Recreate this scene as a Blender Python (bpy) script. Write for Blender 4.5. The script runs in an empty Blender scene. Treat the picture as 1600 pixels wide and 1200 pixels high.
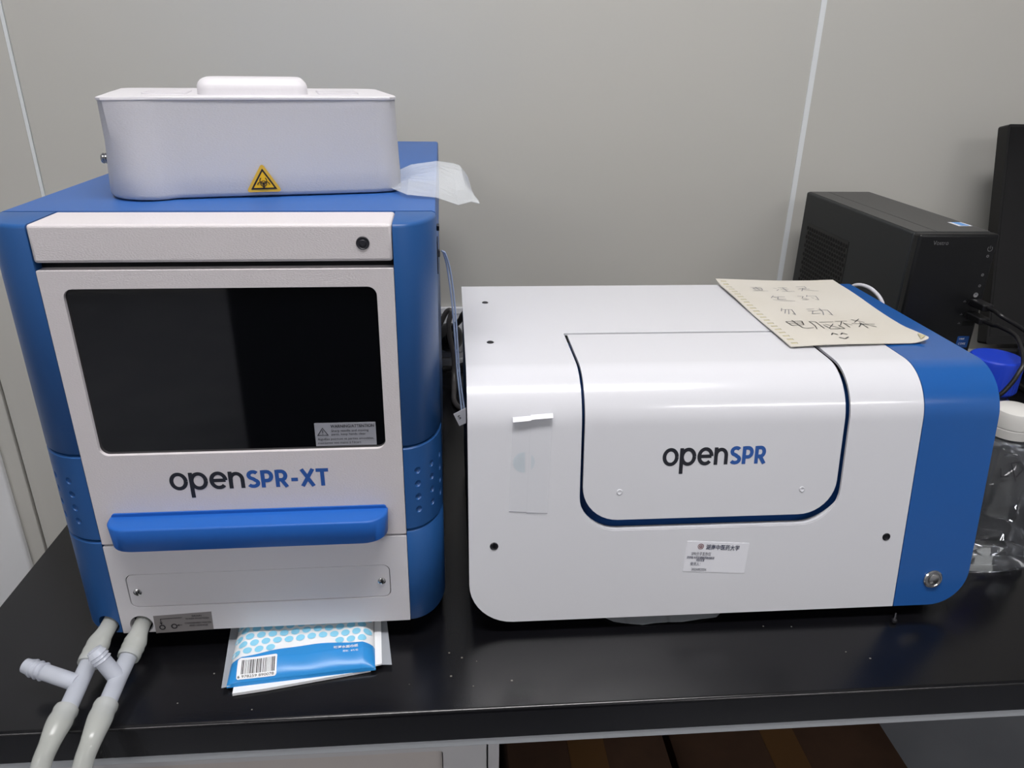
import bpy, bmesh, math, random
from mathutils import Vector, Matrix
from mathutils.geometry import delaunay_2d_cdt
random.seed(7)
PI = math.pi
scene = bpy.context.scene
COL = scene.collection

# ------------------------------------------------------------------ camera, world, exposure
CAM_H = 0.468                       # the bench top is z = 0, metres
cam_data = bpy.data.cameras.new('camera')
cam_data.sensor_width = 36.0
cam_data.lens = 36.0 * 1177.285 / 1600.0
cam_data.clip_start = 0.02
cam = bpy.data.objects.new('camera', cam_data)
COL.objects.link(cam)
F = 1177.285
ax_y = Vector((700 - 800, 85 - 600, F)).normalized()
ax_z = -Vector((755 - 800, 3300 - 600, F)).normalized()
ax_x = ax_y.cross(ax_z).normalized()
def cam_to_world(v):
    return Vector((ax_x.dot(v), ax_y.dot(v), ax_z.dot(v)))
cx, cy, cz = (cam_to_world(Vector(v)) for v in ((1, 0, 0), (0, -1, 0), (0, 0, -1)))
cam.matrix_world = Matrix(((cx.x, cy.x, cz.x, 0), (cx.y, cy.y, cz.y, 0), (cx.z, cy.z, cz.z, CAM_H), (0, 0, 0, 1)))
scene.camera = cam

world = bpy.data.worlds.new('world')
world.use_nodes = True
world.node_tree.nodes['Background'].inputs[0].default_value = (0.8, 0.85, 0.9, 1)
world.node_tree.nodes['Background'].inputs[1].default_value = 0.25
scene.world = world
scene.view_settings.view_transform = 'Standard'
scene.view_settings.look = 'None'
scene.view_settings.gamma = 1.0
scene.view_settings.use_curve_mapping = False
scene.view_settings.exposure = 0.3
LIGHT_STRENGTH = 22.0

# ------------------------------------------------------------------ materials
def lin(c):
    out = []
    for v in c:
        v = v / 255.0
        out.append(v / 12.92 if v <= 0.04045 else ((v + 0.055) / 1.055) ** 2.4)
    return (*out, 1.0)

def mat(name, rgb, rough=0.5, metal=0.0, spec=0.5, bump=None, coat=0.0, trans=0.0, ior=1.45, alpha=1.0,
        mottled=None, emit=None):
    m = bpy.data.materials.new(name)
    m.use_nodes = True
    nt = m.node_tree
    b = nt.nodes['Principled BSDF']
    b.inputs['Base Color'].default_value = lin(rgb)
    b.inputs['Roughness'].default_value = rough
    b.inputs['Metallic'].default_value = metal
    b.inputs['Specular IOR Level'].default_value = spec
    b.inputs['Coat Weight'].default_value = coat
    b.inputs['Coat Roughness'].default_value = 0.06
    b.inputs['Transmission Weight'].default_value = trans
    b.inputs['IOR'].default_value = ior
    b.inputs['Alpha'].default_value = alpha
    if emit:
        b.inputs['Emission Color'].default_value = lin(emit[0])
        b.inputs['Emission Strength'].default_value = emit[1]
    co = None
    if bump or mottled:
        co = nt.nodes.new('ShaderNodeTexCoord')
    if bump:
        scale, strength, dist, stretch = bump
        mp = nt.nodes.new('ShaderNodeMapping')
        mp.inputs['Scale'].default_value = stretch
        nz = nt.nodes.new('ShaderNodeTexNoise')
        nz.inputs['Scale'].default_value = scale
        nz.inputs['Detail'].default_value = 2.0
        bp = nt.nodes.new('ShaderNodeBump')
        bp.inputs['Strength'].default_value = strength
        bp.inputs['Distance'].default_value = dist
        nt.links.new(co.outputs['Object'], mp.inputs['Vector'])
        nt.links.new(mp.outputs['Vector'], nz.inputs['Vector'])
        nt.links.new(nz.outputs['Fac'], bp.inputs['Height'])
        nt.links.new(bp.outputs['Normal'], b.inputs['Normal'])
    if mottled:
        scale, rgb2, lo, hi = mottled
        nz = nt.nodes.new('ShaderNodeTexNoise')
        nz.inputs['Scale'].default_value = scale
        nz.inputs['Detail'].default_value = 4.0
        rp = nt.nodes.new('ShaderNodeValToRGB')
        rp.color_ramp.elements[0].position = lo
        rp.color_ramp.elements[0].color = lin(rgb)
        rp.color_ramp.elements[1].position = hi
        rp.color_ramp.elements[1].color = lin(rgb2)
        nt.links.new(co.outputs['Object'], nz.inputs['Vector'])
        nt.links.new(nz.outputs['Fac'], rp.inputs['Fac'])
        nt.links.new(rp.outputs['Color'], b.inputs['Base Color'])
    return m

M = {}
M['wall'] = mat('wall_panel_paint', (194, 192, 185), 0.45, spec=0.3, mottled=(1.5, (190, 190, 185), 0.35, 0.7))
M['joint'] = mat('joint_strip', (222, 226, 228), 0.35)
M['joint_dark'] = mat('joint_shadow_gap', (70, 68, 66), 0.8)
M['wall_white'] = mat('white_wall', (190, 190, 190), 0.5)
M['floor'] = mat('floor_vinyl', (138, 141, 148), 0.35, mottled=(6, (130, 133, 141), 0.4, 0.6))
M['ceiling'] = mat('ceiling_tile', (225, 225, 222), 0.8)
M['lamp'] = mat('lamp_diffuser', (255, 255, 255), 0.5, emit=((255, 252, 252), LIGHT_STRENGTH))
M['lamp_frame'] = mat('lamp_frame', (230, 230, 230), 0.4)
M['bench'] = mat('black_bench_laminate', (10, 10, 13), 0.22, spec=0.58, bump=(900, 0.12, 0.0004, (1, 1, 1)),
                 mottled=(14, (16, 16, 19), 0.35, 0.75))
M['rail'] = mat('grey_steel_rail', (176, 180, 184), 0.4)
M['cabinet'] = mat('cabinet_white', (196, 195, 196), 0.45)
M['drawer'] = mat('drawer_beige', (196, 189, 184), 0.35)
M['dark_board'] = mat('dark_board', (60, 50, 50), 0.7)
M['carton'] = mat('cardboard', (84, 60, 44), 0.85, mottled=(20, (76, 54, 40), 0.4, 0.7))
M['carton_tape'] = mat('carton_tape', (110, 80, 50), 0.3)
M['xt_white'] = mat('textured_white_paint', (213, 208, 210), 0.42, spec=0.4, bump=(1150, 0.6, 0.0005, (0.55, 1, 1.5)))
M['xt_smooth_white'] = mat('smooth_white_plastic', (215, 213, 217), 0.42, spec=0.4, bump=(500, 0.12, 0.0005, (1, 1, 1)))
M['lid_white'] = mat('cover_white_plastic', (196, 196, 201), 0.4, spec=0.4, bump=(1150, 0.4, 0.0005, (0.5, 0.5, 1.6)))
M['xt_blue'] = mat('satin_blue_paint', (38, 86, 146), 0.38, spec=0.45, bump=(700, 0.12, 0.0004, (1, 1, 1)))
M['handle_blue'] = mat('handle_blue_plastic', (34, 96, 180), 0.42, spec=0.4, bump=(900, 0.1, 0.0003, (1, 1, 1)))
M['cover_blue'] = mat('top_cover_blue', (50, 98, 168), 0.4, spec=0.4, bump=(900, 0.1, 0.0003, (1, 1, 1)))
M['gap'] = mat('dark_gap', (14, 16, 22), 0.7)
M['glass_dark'] = mat('smoked_glass', (5, 6, 9), 0.04, spec=0.95)
M['spr_white'] = mat('gloss_white_paint', (216, 217, 222), 0.2, spec=0.5, coat=0.3)
M['spr_blue'] = mat('gloss_blue_paint', (30, 88, 160), 0.2, spec=0.5, coat=0.3)
M['spr_recess'] = mat('recess_blue', (22, 70, 136), 0.45)
M['logo_black'] = mat('logo_charcoal', (36, 38, 46), 0.5)
M['logo_blue'] = mat('logo_blue', (44, 88, 160), 0.5)
M['steel'] = mat('polished_steel', (200, 200, 200), 0.22, metal=1.0)
M['dark_steel'] = mat('dark_screw_steel', (70, 70, 74), 0.3, metal=1.0)
M['button_dark'] = mat('button_dark', (44, 44, 50), 0.4)
M['sticker_grey'] = mat('silver_sticker', (150, 152, 160), 0.4)
M['sticker_dgrey'] = mat('grey_sticker', (134, 130, 130), 0.45)
M['sticker_white'] = mat('white_sticker', (228, 229, 235), 0.35)
M['ink'] = mat('black_ink', (26, 26, 32), 0.6)
M['ink_navy'] = mat('navy_ink', (40, 46, 76), 0.6)
M['ink_grey'] = mat('grey_ink', (112, 114, 122), 0.6)
M['ink_red'] = mat('maroon_ink', (120, 70, 76), 0.6)
M['pencil'] = mat('pencil', (168, 164, 160), 0.7)
M['yellow'] = mat('warning_yellow', (232, 182, 30), 0.45)
M['yellow_edge'] = mat('warning_yellow_edge', (214, 172, 62), 0.45)
M['paper'] = mat('cream_paper', (204, 200, 191), 0.8, mottled=(9, (200, 195, 184), 0.4, 0.7))
M['perf'] = mat('paper_perforation', (186, 178, 144), 0.8)
M['silicone'] = mat('translucent_silicone', (208, 211, 206), 0.14, trans=0.12, ior=1.4, alpha=0.6)
M['polyprop'] = mat('translucent_polypropylene', (218, 223, 234), 0.14, alpha=0.52)
M['clear_film'] = mat('clear_film', (225, 230, 235), 0.14, alpha=0.32)
M['clear_fin'] = mat('clear_wrapper', (190, 195, 202), 0.3, alpha=0.5)
M['pack_white'] = mat('pack_white', (236, 238, 240), 0.4)
M['pack_blue'] = mat('pack_blue', (44, 138, 208), 0.3)
M['pack_dot'] = mat('pack_dot_blue', (140, 208, 236), 0.4)
M['pc_black'] = mat('pc_black_steel', (35, 38, 40), 0.5, bump=(1500, 0.1, 0.0003, (1, 1, 1)))
M['pc_top'] = mat('pc_top_grey', (72, 72, 71), 0.5, bump=(1500, 0.1, 0.0003, (1, 1, 1)))
M['pc_front'] = mat('pc_front_black', (11, 12, 14), 0.42)
M['hole_black'] = mat('hole_black', (8, 8, 9), 0.8)
M['pc_text'] = mat('pc_logo_grey', (104, 104, 106), 0.4)
M['label_blue'] = mat('blue_label', (104, 156, 216), 0.4)
M['label_intel'] = mat('dark_blue_label', (22, 70, 136), 0.4)
M['monitor'] = mat('monitor_black', (8, 8, 10), 0.35)
M['screen'] = mat('monitor_screen', (6, 6, 8), 0.12)
M['cable'] = mat('black_cable', (22, 22, 24), 0.4)
M['cable_grey'] = mat('grey_cable', (70, 68, 68), 0.4)
M['cable_white'] = mat('white_cable', (205, 205, 212), 0.4)
M['tubing'] = mat('clear_blue_tubing', (176, 192, 222), 0.2, trans=0.3, ior=1.3)
M['cap_white'] = mat('white_screw_cap', (208, 207, 203), 0.4, spec=0.4)
M['cap_blue'] = mat('blue_screw_cap', (28, 62, 190), 0.35)
M['pet'] = mat('clear_plastic', (226, 230, 236), 0.05, trans=0.95, ior=1.33)
M['glass'] = mat('bottle_glass', (240, 243, 243), 0.02, trans=1.0, ior=1.4)
M['socket'] = mat('socket_white', (226, 228, 232), 0.4)
M['dust'] = mat('pale_crumb', (120, 117, 110), 0.8)
M['rubber'] = mat('rubber_foot', (20, 20, 20), 0.8)

# ------------------------------------------------------------------ helpers
ORIGIN = {}          # object -> plan origin of its thing; vertices are given in bench coordinates
def thing(name, label, cat, loc, rotz=0.0, group=None, kind=None):
    o = bpy.data.objects.new(name, None)
    o.empty_display_size = 0.02
    COL.objects.link(o)
    o.location = loc
    o.rotation_euler = (0, 0, rotz)
    o['label'] = label
    if kind: o['kind'] = kind
    else: o['category'] = cat
    if group: o['group'] = group
    ORIGIN[o.name] = Vector(loc)
    return o

def tag(o, label, cat=None, group=None, kind=None):
    o['label'] = label
    if cat: o['category'] = cat
    if group: o['group'] = group
    if kind: o['kind'] = kind
    return o

def finish(name, bm, m, parent=None, smooth=0.6, label=None, bevel=None, flip_check=True):
    org = ORIGIN[parent.name] if parent else Vector((0, 0, 0))
    if flip_check:
        bmesh.ops.recalc_face_normals(bm, faces=bm.faces)
    if org.length > 0:
        bmesh.ops.translate(bm, verts=bm.verts, vec=-org)
    if smooth:
        for f in bm.faces: f.smooth = True
        for e in bm.edges:
            if len(e.link_faces) == 2: e.smooth = e.calc_face_angle(0) < smooth
    me = bpy.data.meshes.new(name)
    bm.to_mesh(me); bm.free()
    me.materials.append(m)
    o = bpy.data.objects.new(name, me)
    COL.objects.link(o)
    if parent:
        o.parent = parent
        ORIGIN[o.name] = org
    else:
        ORIGIN[o.name] = Vector((0, 0, 0))
    if label: o['label'] = label
    if bevel:
        md = o.modifiers.new('bevel', 'BEVEL')
        md.width = bevel; md.segments = 3
        md.limit_method = 'ANGLE'; md.angle_limit = 0.7
        md.harden_normals = False
    return o

def rest_at(o, loc):                 # move a one-mesh thing's origin to its base
    loc = Vector(loc)
    o.data.transform(Matrix.Translation(-loc))
    o.location = loc
    return o

def box_bm(x0, x1, y0, y1, z0, z1, bm=None):
    bm = bm or bmesh.new()
    v = [bm.verts.new(p) for p in ((x0,y0,z0),(x1,y0,z0),(x1,y1,z0),(x0,y1,z0),(x0,y0,z1),(x1,y0,z1),(x1,y1,z1),(x0,y1,z1))]
    for f in ((3,2,1,0),(4,5,6,7),(0,1,5,4),(1,2,6,5),(2,3,7,6),(3,0,4,7)):
        bm.faces.new([v[i] for i in f])
    return bm

def box(name, x0, x1, y0, y1, z0, z1, m, parent=None, bevel=None, label=None):
    return finish(name, box_bm(x0, x1, y0, y1, z0, z1), m, parent, bevel=bevel, label=label)

def rrect(x0, x1, y0, y1, r, n=6):   # CCW; r is one radius or (bl, br, tr, tl)
    if not isinstance(r, (tuple, list)): r = (r,) * 4
    pts = []
    for (px, py, a0, rr, sx, sy) in ((x0, y0, PI, r[0], 1, 1), (x1, y0, 1.5*PI, r[1], -1, 1), (x1, y1, 0, r[2], -1, -1), (x0, y1, 0.5*PI, r[3], 1, -1)):
        if rr <= 0: pts.append((px, py)); continue
        for k in range(n + 1):
            a = a0 + 0.5*PI*k/n
            pts.append((px + sx*rr + rr*math.cos(a), py + sy*rr + rr*math.sin(a)))
    return pts

def circle(cx, cy, r, n=24, ry=None):
    ry = ry or r
    return [(cx + r*math.cos(2*PI*k/n), cy + ry*math.sin(2*PI*k/n)) for k in range(n)]

def inside(p, poly):
    x, y = p; c = False; n = len(poly)
    for i in range(n):
        x1, y1 = poly[i]; x2, y2 = poly[i-1]
        if (y1 > y) != (y2 > y) and x < (x2-x1)*(y-y1)/(y2-y1) + x1: c = not c
    return c

def sheet_bm(outer, holes, fmap, t, levels=(), xlevels=(), bm=None):
    """outline (with holes) in a flat (a, b) plane, mapped to space by fmap(a, b, offset), with thickness t"""
    vs, es = [], []
    for loop in [outer] + list(holes):
        i0 = len(vs); vs += [Vector(p) for p in loop]
        es += [(i0 + k, i0 + (k+1) % len(loop)) for k in range(len(loop))]
    ax0 = min(p[0] for p in outer) - .01; ax1 = max(p[0] for p in outer) + .01
    ay0 = min(p[1] for p in outer) - .01; ay1 = max(p[1] for p in outer) + .01
    for s in levels:
        i0 = len(vs); vs += [Vector((ax0, s)), Vector((ax1, s))]; es.append((i0, i0+1))
    for s in xlevels:
        i0 = len(vs); vs += [Vector((s, ay0)), Vector((s, ay1))]; es.append((i0, i0+1))
    ov, oe, of, _, _, _ = delaunay_2d_cdt(vs, es, [], 0, 1e-7)
    bm = bm or bmesh.new()
    top, bot, tris = {}, {}, []
    for f in of:
        c = sum((ov[i] for i in f), Vector((0, 0))) / len(f)
        if inside(c, outer) and not any(inside(c, h) for h in holes): tris.append(list(f))
    def tv(d, i, off):
        if i not in d: d[i] = bm.verts.new(fmap(ov[i][0], ov[i][1], off))
        return d[i]
    cnt = {}
    for f in tris:
        bm.faces.new([tv(top, i, 0) for i in f])
        if t: bm.faces.new([tv(bot, i, -t) for i in reversed(f)])
        for k in range(len(f)):
            e = (f[k], f[(k+1) % len(f)])
            cnt.setdefault(tuple(sorted(e)), []).append(e)
    if t:
        for l in cnt.values():
            if len(l) == 1:
                a, b = l[0]
                bm.faces.new([tv(top, b, 0), tv(top, a, 0), tv(bot, a, -t), tv(bot, b, -t)])
    return bm

def sheet(name, outer, holes, fmap, t, m, parent=None, levels=(), xlevels=(), bevel=None, label=None, smooth=0.6):
    return finish(name, sheet_bm(outer, holes, fmap, t, levels, xlevels), m, parent, bevel=bevel, label=label, smooth=smooth, flip_check=bool(t))

def front_map(y):                     # (x, z) plane facing the camera, offset towards it
    return lambda a, b, off: (a, y - off, b)
def top_map(z):
    return lambda a, b, off: (a, b, z + off)

def loft(name, rings, m, parent=None, caps=(True, True), label=None, smooth=0.6, bevel=None, closed=True):
    bm = bmesh.new()
    vs = [[bm.verts.new(p) for p in r] for r in rings]
    for a, b in zip(vs[:-1], vs[1:]):
        n = len(a)
        for k in range(n if closed else n-1):
            bm.faces.new([a[k], a[(k+1) % n], b[(k+1) % n], b[k]])
    if caps[0]: bm.faces.new(list(reversed(vs[0])))
    if caps[1]: bm.faces.new(vs[-1])
    return finish(name, bm, m, parent, label=label, smooth=smooth, bevel=bevel)

def lathe(name, prof, center, m, parent=None, n=32, label=None, axis='z', smooth=0.6):
    """prof: (radius, height) along an axis; z up or -y towards the camera"""
    rings = []
    for r, h in prof:
        ring = []
        for k in range(n):
            a = 2*PI*k/n; u, v = max(r, 1e-5)*math.cos(a), max(r, 1e-5)*math.sin(a)
            if axis == 'z': p = (u, v, h)
            elif axis == 'y': p = (u, -h, v)
            else: p = (h, u, v)
            ring.append((center[0]+p[0], center[1]+p[1], center[2]+p[2]))
        rings.append(ring)
    return loft(name, rings, m, parent, label=label, smooth=smooth)

def catmull(pts, n=8):
    P = [Vector(p) for p in pts]; P = [2*P[0]-P[1]] + P + [2*P[-1]-P[-2]]
    out = []
    for i in range(1, len(P)-2):
        for k in range(n):
            t = k/n
            out.append(0.5*((2*P[i]) + (P[i+1]-P[i-1])*t + (2*P[i-1]-5*P[i]+4*P[i+1]-P[i+2])*t*t + (3*P[i]-P[i-1]-3*P[i+1]+P[i+2])*t**3))
    out.append(P[-2])
    return out

def tube(name, pts, radii, m, parent=None, n=14, label=None, smooth_n=0, caps=True, bore=0.0):
    pts = catmull(pts, smooth_n) if smooth_n else [Vector(p) for p in pts]
    if not isinstance(radii, (list, tuple)): radii = [radii]*len(pts)
    elif len(radii) != len(pts):
        m_ = len(radii)-1; rr = []
        for i in range(len(pts)):
            t = i/(len(pts)-1)*m_; k = min(int(t), m_-1); rr.append(radii[k]+(radii[k+1]-radii[k])*(t-k))
        radii = rr
    T = [(pts[min(i+1, len(pts)-1)] - pts[max(i-1, 0)]).normalized() for i in range(len(pts))]
    ref = Vector((0, 0, 1)) if abs(T[0].z) < 0.9 else Vector((1, 0, 0))
    rings = []
    for p, t, r in zip(pts, T, radii):
        u = t.cross(ref).normalized(); v = u.cross(t).normalized(); ref = v
        rings.append([p + u*r*math.cos(2*PI*k/n) + v*r*math.sin(2*PI*k/n) for k in range(n)])
    if bore:
        for p_i, sgn in ((0, 1), (-1, -1)):
            p, t, ring = pts[p_i], T[p_i], rings[p_i]
            inner = [p + (q-p)*bore for q in ring]
            deep = [q + t*sgn*0.012 for q in inner]
            if p_i == 0: rings = [deep, inner] + rings
            else: rings = rings + [inner, deep]
    return loft(name, rings, m, parent, caps=(caps, caps), label=label)

def ribbon_bm(lines, width, fmap, bm=None, lift=0.0, miter=True):
    """flat pen strokes in an (a, b) plane"""
    bm = bm or bmesh.new()
    for ln in lines:
        closed = len(ln) > 2 and ln[0] == ln[-1]
        P = [Vector(p) for p in (ln[:-1] if closed else ln)]
        n = len(P); L, R_ = [], []
        for i in range(n):
            a = P[i-1] if (i or closed) else P[0]
            c = P[(i+1) % n] if (i < n-1 or closed) else P[-1]
            d1 = (P[i]-a); d2 = (c-P[i])
            if d1.length < 1e-9: d1 = d2
            if d2.length < 1e-9: d2 = d1
            d1 = d1.normalized(); d2 = d2.normalized()
            n1 = Vector((-d1.y, d1.x)); n2 = Vector((-d2.y, d2.x))
            nn = (n1+n2)
            nn = nn.normalized() if nn.length > 1e-6 else n1
            k = 1/max(0.45, nn.dot(n1))
            L.append(P[i]+nn*width/2*k); R_.append(P[i]-nn*width/2*k)
        lv = [bm.verts.new(fmap(p.x, p.y, lift)) for p in L]; rv = [bm.verts.new(fmap(p.x, p.y, lift)) for p in R_]
        for i in range(n if closed else n-1):
            j = (i+1) % n
            try: bm.faces.new([lv[i], rv[i], rv[j], lv[j]])
            except ValueError: pass
    return bm

def ribbons(name, lines, width, fmap, m, parent, lift=0.0002, label=None):
    return finish(name, ribbon_bm(lines, width, fmap, lift=lift), m, parent, smooth=None, label=label, flip_check=False)

def arc(cx, cy, r, a0, a1, n=14, ry=None):
    ry = ry or r
    return [(cx + r*math.cos(math.radians(a0+(a1-a0)*k/n)), cy + ry*math.sin(math.radians(a0+(a1-a0)*k/n))) for k in range(n+1)]

def text(name, body, a0, b0, height, fmap, m, parent, width=None, bold=0.0, lift=0.0003, label=None, rot=0.0, align='LEFT'):
    cu = bpy.data.curves.new('lettering', 'FONT')
    cu.body = body; cu.size = 1.0; cu.offset = bold; cu.resolution_u = 3
    to = bpy.data.objects.new('lettering', cu); COL.objects.link(to)
    dg = bpy.context.evaluated_depsgraph_get()
    me = bpy.data.meshes.new_from_object(to.evaluated_get(dg))
    bpy.data.objects.remove(to); bpy.data.curves.remove(cu)
    bm = bmesh.new(); bm.from_mesh(me); bpy.data.meshes.remove(me)
    xs = [v.co.x for v in bm.verts]; x0, x1 = min(xs), max(xs)
    s = height/0.7                     # capital height of the built-in face is about 0.7
    sx = s if width is None else width/(x1-x0)
    shift = 0 if align == 'LEFT' else -(x1-x0)*sx/2
    ca, sa = math.cos(rot), math.sin(rot)
    for v in bm.verts:
        a, b = (v.co.x-x0)*sx + shift, v.co.y*s
        v.co = Vector(fmap(a0 + a*ca - b*sa, b0 + a*sa + b*ca, lift))
    return finish(name, bm, m, parent, smooth=None, label=label, flip_check=False)

# letter strokes for the two product logos: x-height 1, capitals 1.02, pen 0.21
W = 0.205
def logo_glyphs(ch):
    h = W/2
    if ch == 'o': return [arc(0.52, 0.5, 0.42, 0, 360, 32)], 1.04
    if ch == 'p': return [[(h, 1.0), (h, -0.48)], arc(0.55, 0.5, 0.42, 0, 360, 32)], 1.08
    if ch == 'e': return [[(0.12, 0.5), (0.94, 0.5)], arc(0.52, 0.5, 0.42, 0, 318, 30)], 1.02
    if ch == 'n': return [[(h, 0.0), (h, 1.0)], [(h, 0.4)] + arc(0.455, 0.52, 0.35, 165, 0, 14) + [(0.805, 0.0)]], 0.95
    if ch == 'S':
        return [arc(0.40, 0.74, 0.27, 35, 230, 14, 0.20) + [(0.40, 0.52)] + arc(0.36, 0.28, 0.29, 62, -150, 16, 0.19)], 0.74
    if ch == 'P': return [[(h, 0.0), (h, 1.02)], [(h, 0.93), (0.36, 0.93)] + arc(0.36, 0.67, 0.26, 88, -88, 12) + [(0.36, 0.41), (h, 0.41)]], 0.74
    if ch == 'R': return [[(h, 0.0), (h, 1.02)], [(h, 0.93), (0.36, 0.93)] + arc(0.36, 0.68, 0.25, 88, -88, 12) + [(0.36, 0.43), (h, 0.43)], [(0.36, 0.42), (0.66, 0.0)]], 0.78
    if ch == '-': return [[(0.04, 0.42), (0.44, 0.42)]], 0.50
    if ch == 'X': return [[(0.08, 0.0), (0.76, 1.02)], [(0.76, 0.0), (0.08, 1.02)]], 0.82
    if ch == 'T': return [[(0.0, 0.93), (0.76, 0.93)], [(0.38, 0.93), (0.38, 0.0)]], 0.78
def logo(word, split, a0, a1, b0, xh, fmap, parent, mats):
    adv, runs = 0.0, []
    for ch in word:
        g, w_ = logo_glyphs(ch); runs.append((ch, g, adv)); adv += w_ + 0.12
    kx = (a1-a0)/(adv-0.12)/xh
    for nm, lo, hi, m in (('logo_lettering', 0, split, mats[0]), ('logo_lettering', split, len(word), mats[1])):
        lines = [[((p[0]+off)*kx, p[1]) for p in ln] for ch, g, off in runs[lo:hi] for ln in g]
        f2 = lambda a, b, off: fmap(a0 + a*xh, b0 + b*xh, off)
        bm = bmesh.new()
        for k, ln in enumerate(lines): ribbon_bm([ln], W, f2, bm=bm, lift=0.00012 + 0.00006*(k % 3))
        finish(nm, bm, m, parent, smooth=None, flip_check=False)

def copy_tree(o, parent=None):
    c = o.copy(); COL.objects.link(c); c.parent = parent
    ORIGIN[c.name] = ORIGIN.get(o.name, Vector((0, 0, 0)))
    for ch in list(o.children): copy_tree(ch, c)
    return c

FLOOR_Z = -0.78
CEIL_Z = 1.78
WALL_Y = 1.14
# ------------------------------------------------------------------ the room
def struct(o, label):
    o['kind'] = 'structure'; o['label'] = label
    return o
struct(box('floor', -2.6, 3.0, -3.2, WALL_Y+0.05, FLOOR_Z-0.05, FLOOR_Z, M['floor']), 'grey vinyl floor of the laboratory')
struct(box('ceiling', -2.6, 3.0, -3.2, WALL_Y+0.05, CEIL_Z, CEIL_Z+0.05, M['ceiling']), 'white ceiling above the bench')
struct(box('wall_left', -2.65, -2.6, -3.2, WALL_Y+0.05, FLOOR_Z, CEIL_Z, M['wall_white']), 'white side wall on the left')
struct(box('wall_right', 3.0, 3.05, -3.2, WALL_Y+0.05, FLOOR_Z, CEIL_Z, M['wall_white']), 'white side wall on the right')
struct(box('wall_front', -2.6, 3.0, -3.25, -3.2, FLOOR_Z, CEIL_Z, M['wall_white']), 'white wall facing the bench across the room')
wb = struct(box('wall_back', -2.6, 3.0, WALL_Y+0.012, WALL_Y+0.06, FLOOR_Z, CEIL_Z, M['joint_dark']), 'wall of wide pale grey panels behind the bench')
for x0, x1 in ((-2.6, -1.71), (-1.702, -0.711), (-0.7065, -0.5805), (-0.5755, 0.5215), (0.5275, 1.63), (1.636, 3.0)):
    box('panel', x0, x1, WALL_Y, WALL_Y+0.012, FLOOR_Z, CEIL_Z, M['wall'], wb, bevel=0.0012)
for x, w_ in ((-0.578, 0.003), (0.5245, 0.0065)):
    box('joint_strip', x-w_/2-0.0007, x+w_/2+0.0007, WALL_Y-0.0012, WALL_Y+0.006, FLOOR_Z, CEIL_Z, M['joint'], wb, label='pale joint strip between wall panels')
struct(box('trim_1', -2.6, -0.735, WALL_Y-0.012, WALL_Y, FLOOR_Z, CEIL_Z, mat('white_trim_paint', (226, 227, 228), 0.45), bevel=0.004), 'white upright wall trim beside the dark panel joint')
struct(box('trim_2', -0.40, 3.0, WALL_Y-0.014, WALL_Y, 0.008, 0.021, M['socket'], bevel=0.002), 'narrow white cable strip along the wall just above the bench')

def ceiling_light(x, y, label):
    t = thing('ceiling_light', label, 'ceiling light', (x, y, CEIL_Z), group='long ceiling lights')
    hx, hy = 0.60, 0.15
    sheet('frame', rrect(x-hx-.02, x+hx+.02, y-hy-.02, y+hy+.02, 0.004), [rrect(x-hx, x+hx, y-hy, y+hy, 0.002)], lambda a, b, off: (a, b, CEIL_Z-0.012-off), 0.0115, M['lamp_frame'], t)
    box('diffuser', x-hx, x+hx, y-hy, y+hy, CEIL_Z-0.009, CEIL_Z-0.001, M['lamp'], t)
ceiling_light(0.10, 0.14, 'long white ceiling light hanging over the two instruments')
for x in (-1.5, 1.7):  # unseen pair, added to fill the front faces from across the room
    ceiling_light(x, -2.2, 'long white ceiling light added out of view as fill on the far side of the room')
t = thing('added_cabinet', 'tall dark grey cabinet added out of view to darken the window reflection', 'cabinet', (0.0, -1.35, FLOOR_Z))  # added behind the camera: gives the window a dark reflection and blocks fill
box('carcass', -0.62, 0.62, -1.60, -1.12, FLOOR_Z, 0.95, mat('cabinet_dark_grey', (52, 54, 58), 0.5), t, bevel=0.004)
for x0, x1 in ((-0.615, -0.003), (0.003, 0.615)):
    d = box('door', x0, x1, -1.1195, -1.10, FLOOR_Z+0.06, 0.94, mat('cabinet_door_grey', (48, 50, 54), 0.5), t, bevel=0.003)
    xh = -0.03 if x0 < -0.1 else 0.03
    tube('handle', [(xh, -1.10, -0.05), (xh, -1.075, -0.05), (xh, -1.075, 0.10), (xh, -1.10, 0.10)], 0.005, M['steel'], d)

# ------------------------------------------------------------------ bench
FY = 0.4365                           # front edge of the worktop
t = thing('worktop', 'long black laboratory worktop with a rounded front edge', 'worktop', (0.9, 0.78, -0.030))
n_ = 5
prof = [(FY, -0.030), (FY, -0.0035)] + [(FY+0.0035-0.0035*math.cos(0.5*PI*k/n_), -0.0035+0.0035*math.sin(0.5*PI*k/n_)) for k in range(1, n_+1)] + [(1.122, 0.0), (1.122, -0.030)]
loft('top_slab', [[(x, p[0], p[1]) for p in prof] for x in (-0.4155, 2.4)], M['bench'], t, label='black slab with a rounded front edge')
box('underside_board', -0.41, 2.39, 0.480, 1.115, -0.0325, -0.0302, M['dark_board'], t)

t = thing('bench_frame', 'grey steel rail frame carrying the black worktop', 'frame', (0.9, 0.6, FLOOR_Z))
box('front_rail', -0.41, 2.38, 0.4372, 0.475, -0.0385, -0.0302, M['rail'], t, bevel=0.0008)
for x in (0.72, 2.34):
    box('leg', x-0.02, x+0.02, 0.445, 0.485, FLOOR_Z, -0.0387, M['rail'], t, bevel=0.002)
for x in (0.72, 2.34):
    box('leg', x-0.02, x+0.02, 1.06, 1.10, FLOOR_Z, -0.0330, M['rail'], t, bevel=0.002)

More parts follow.
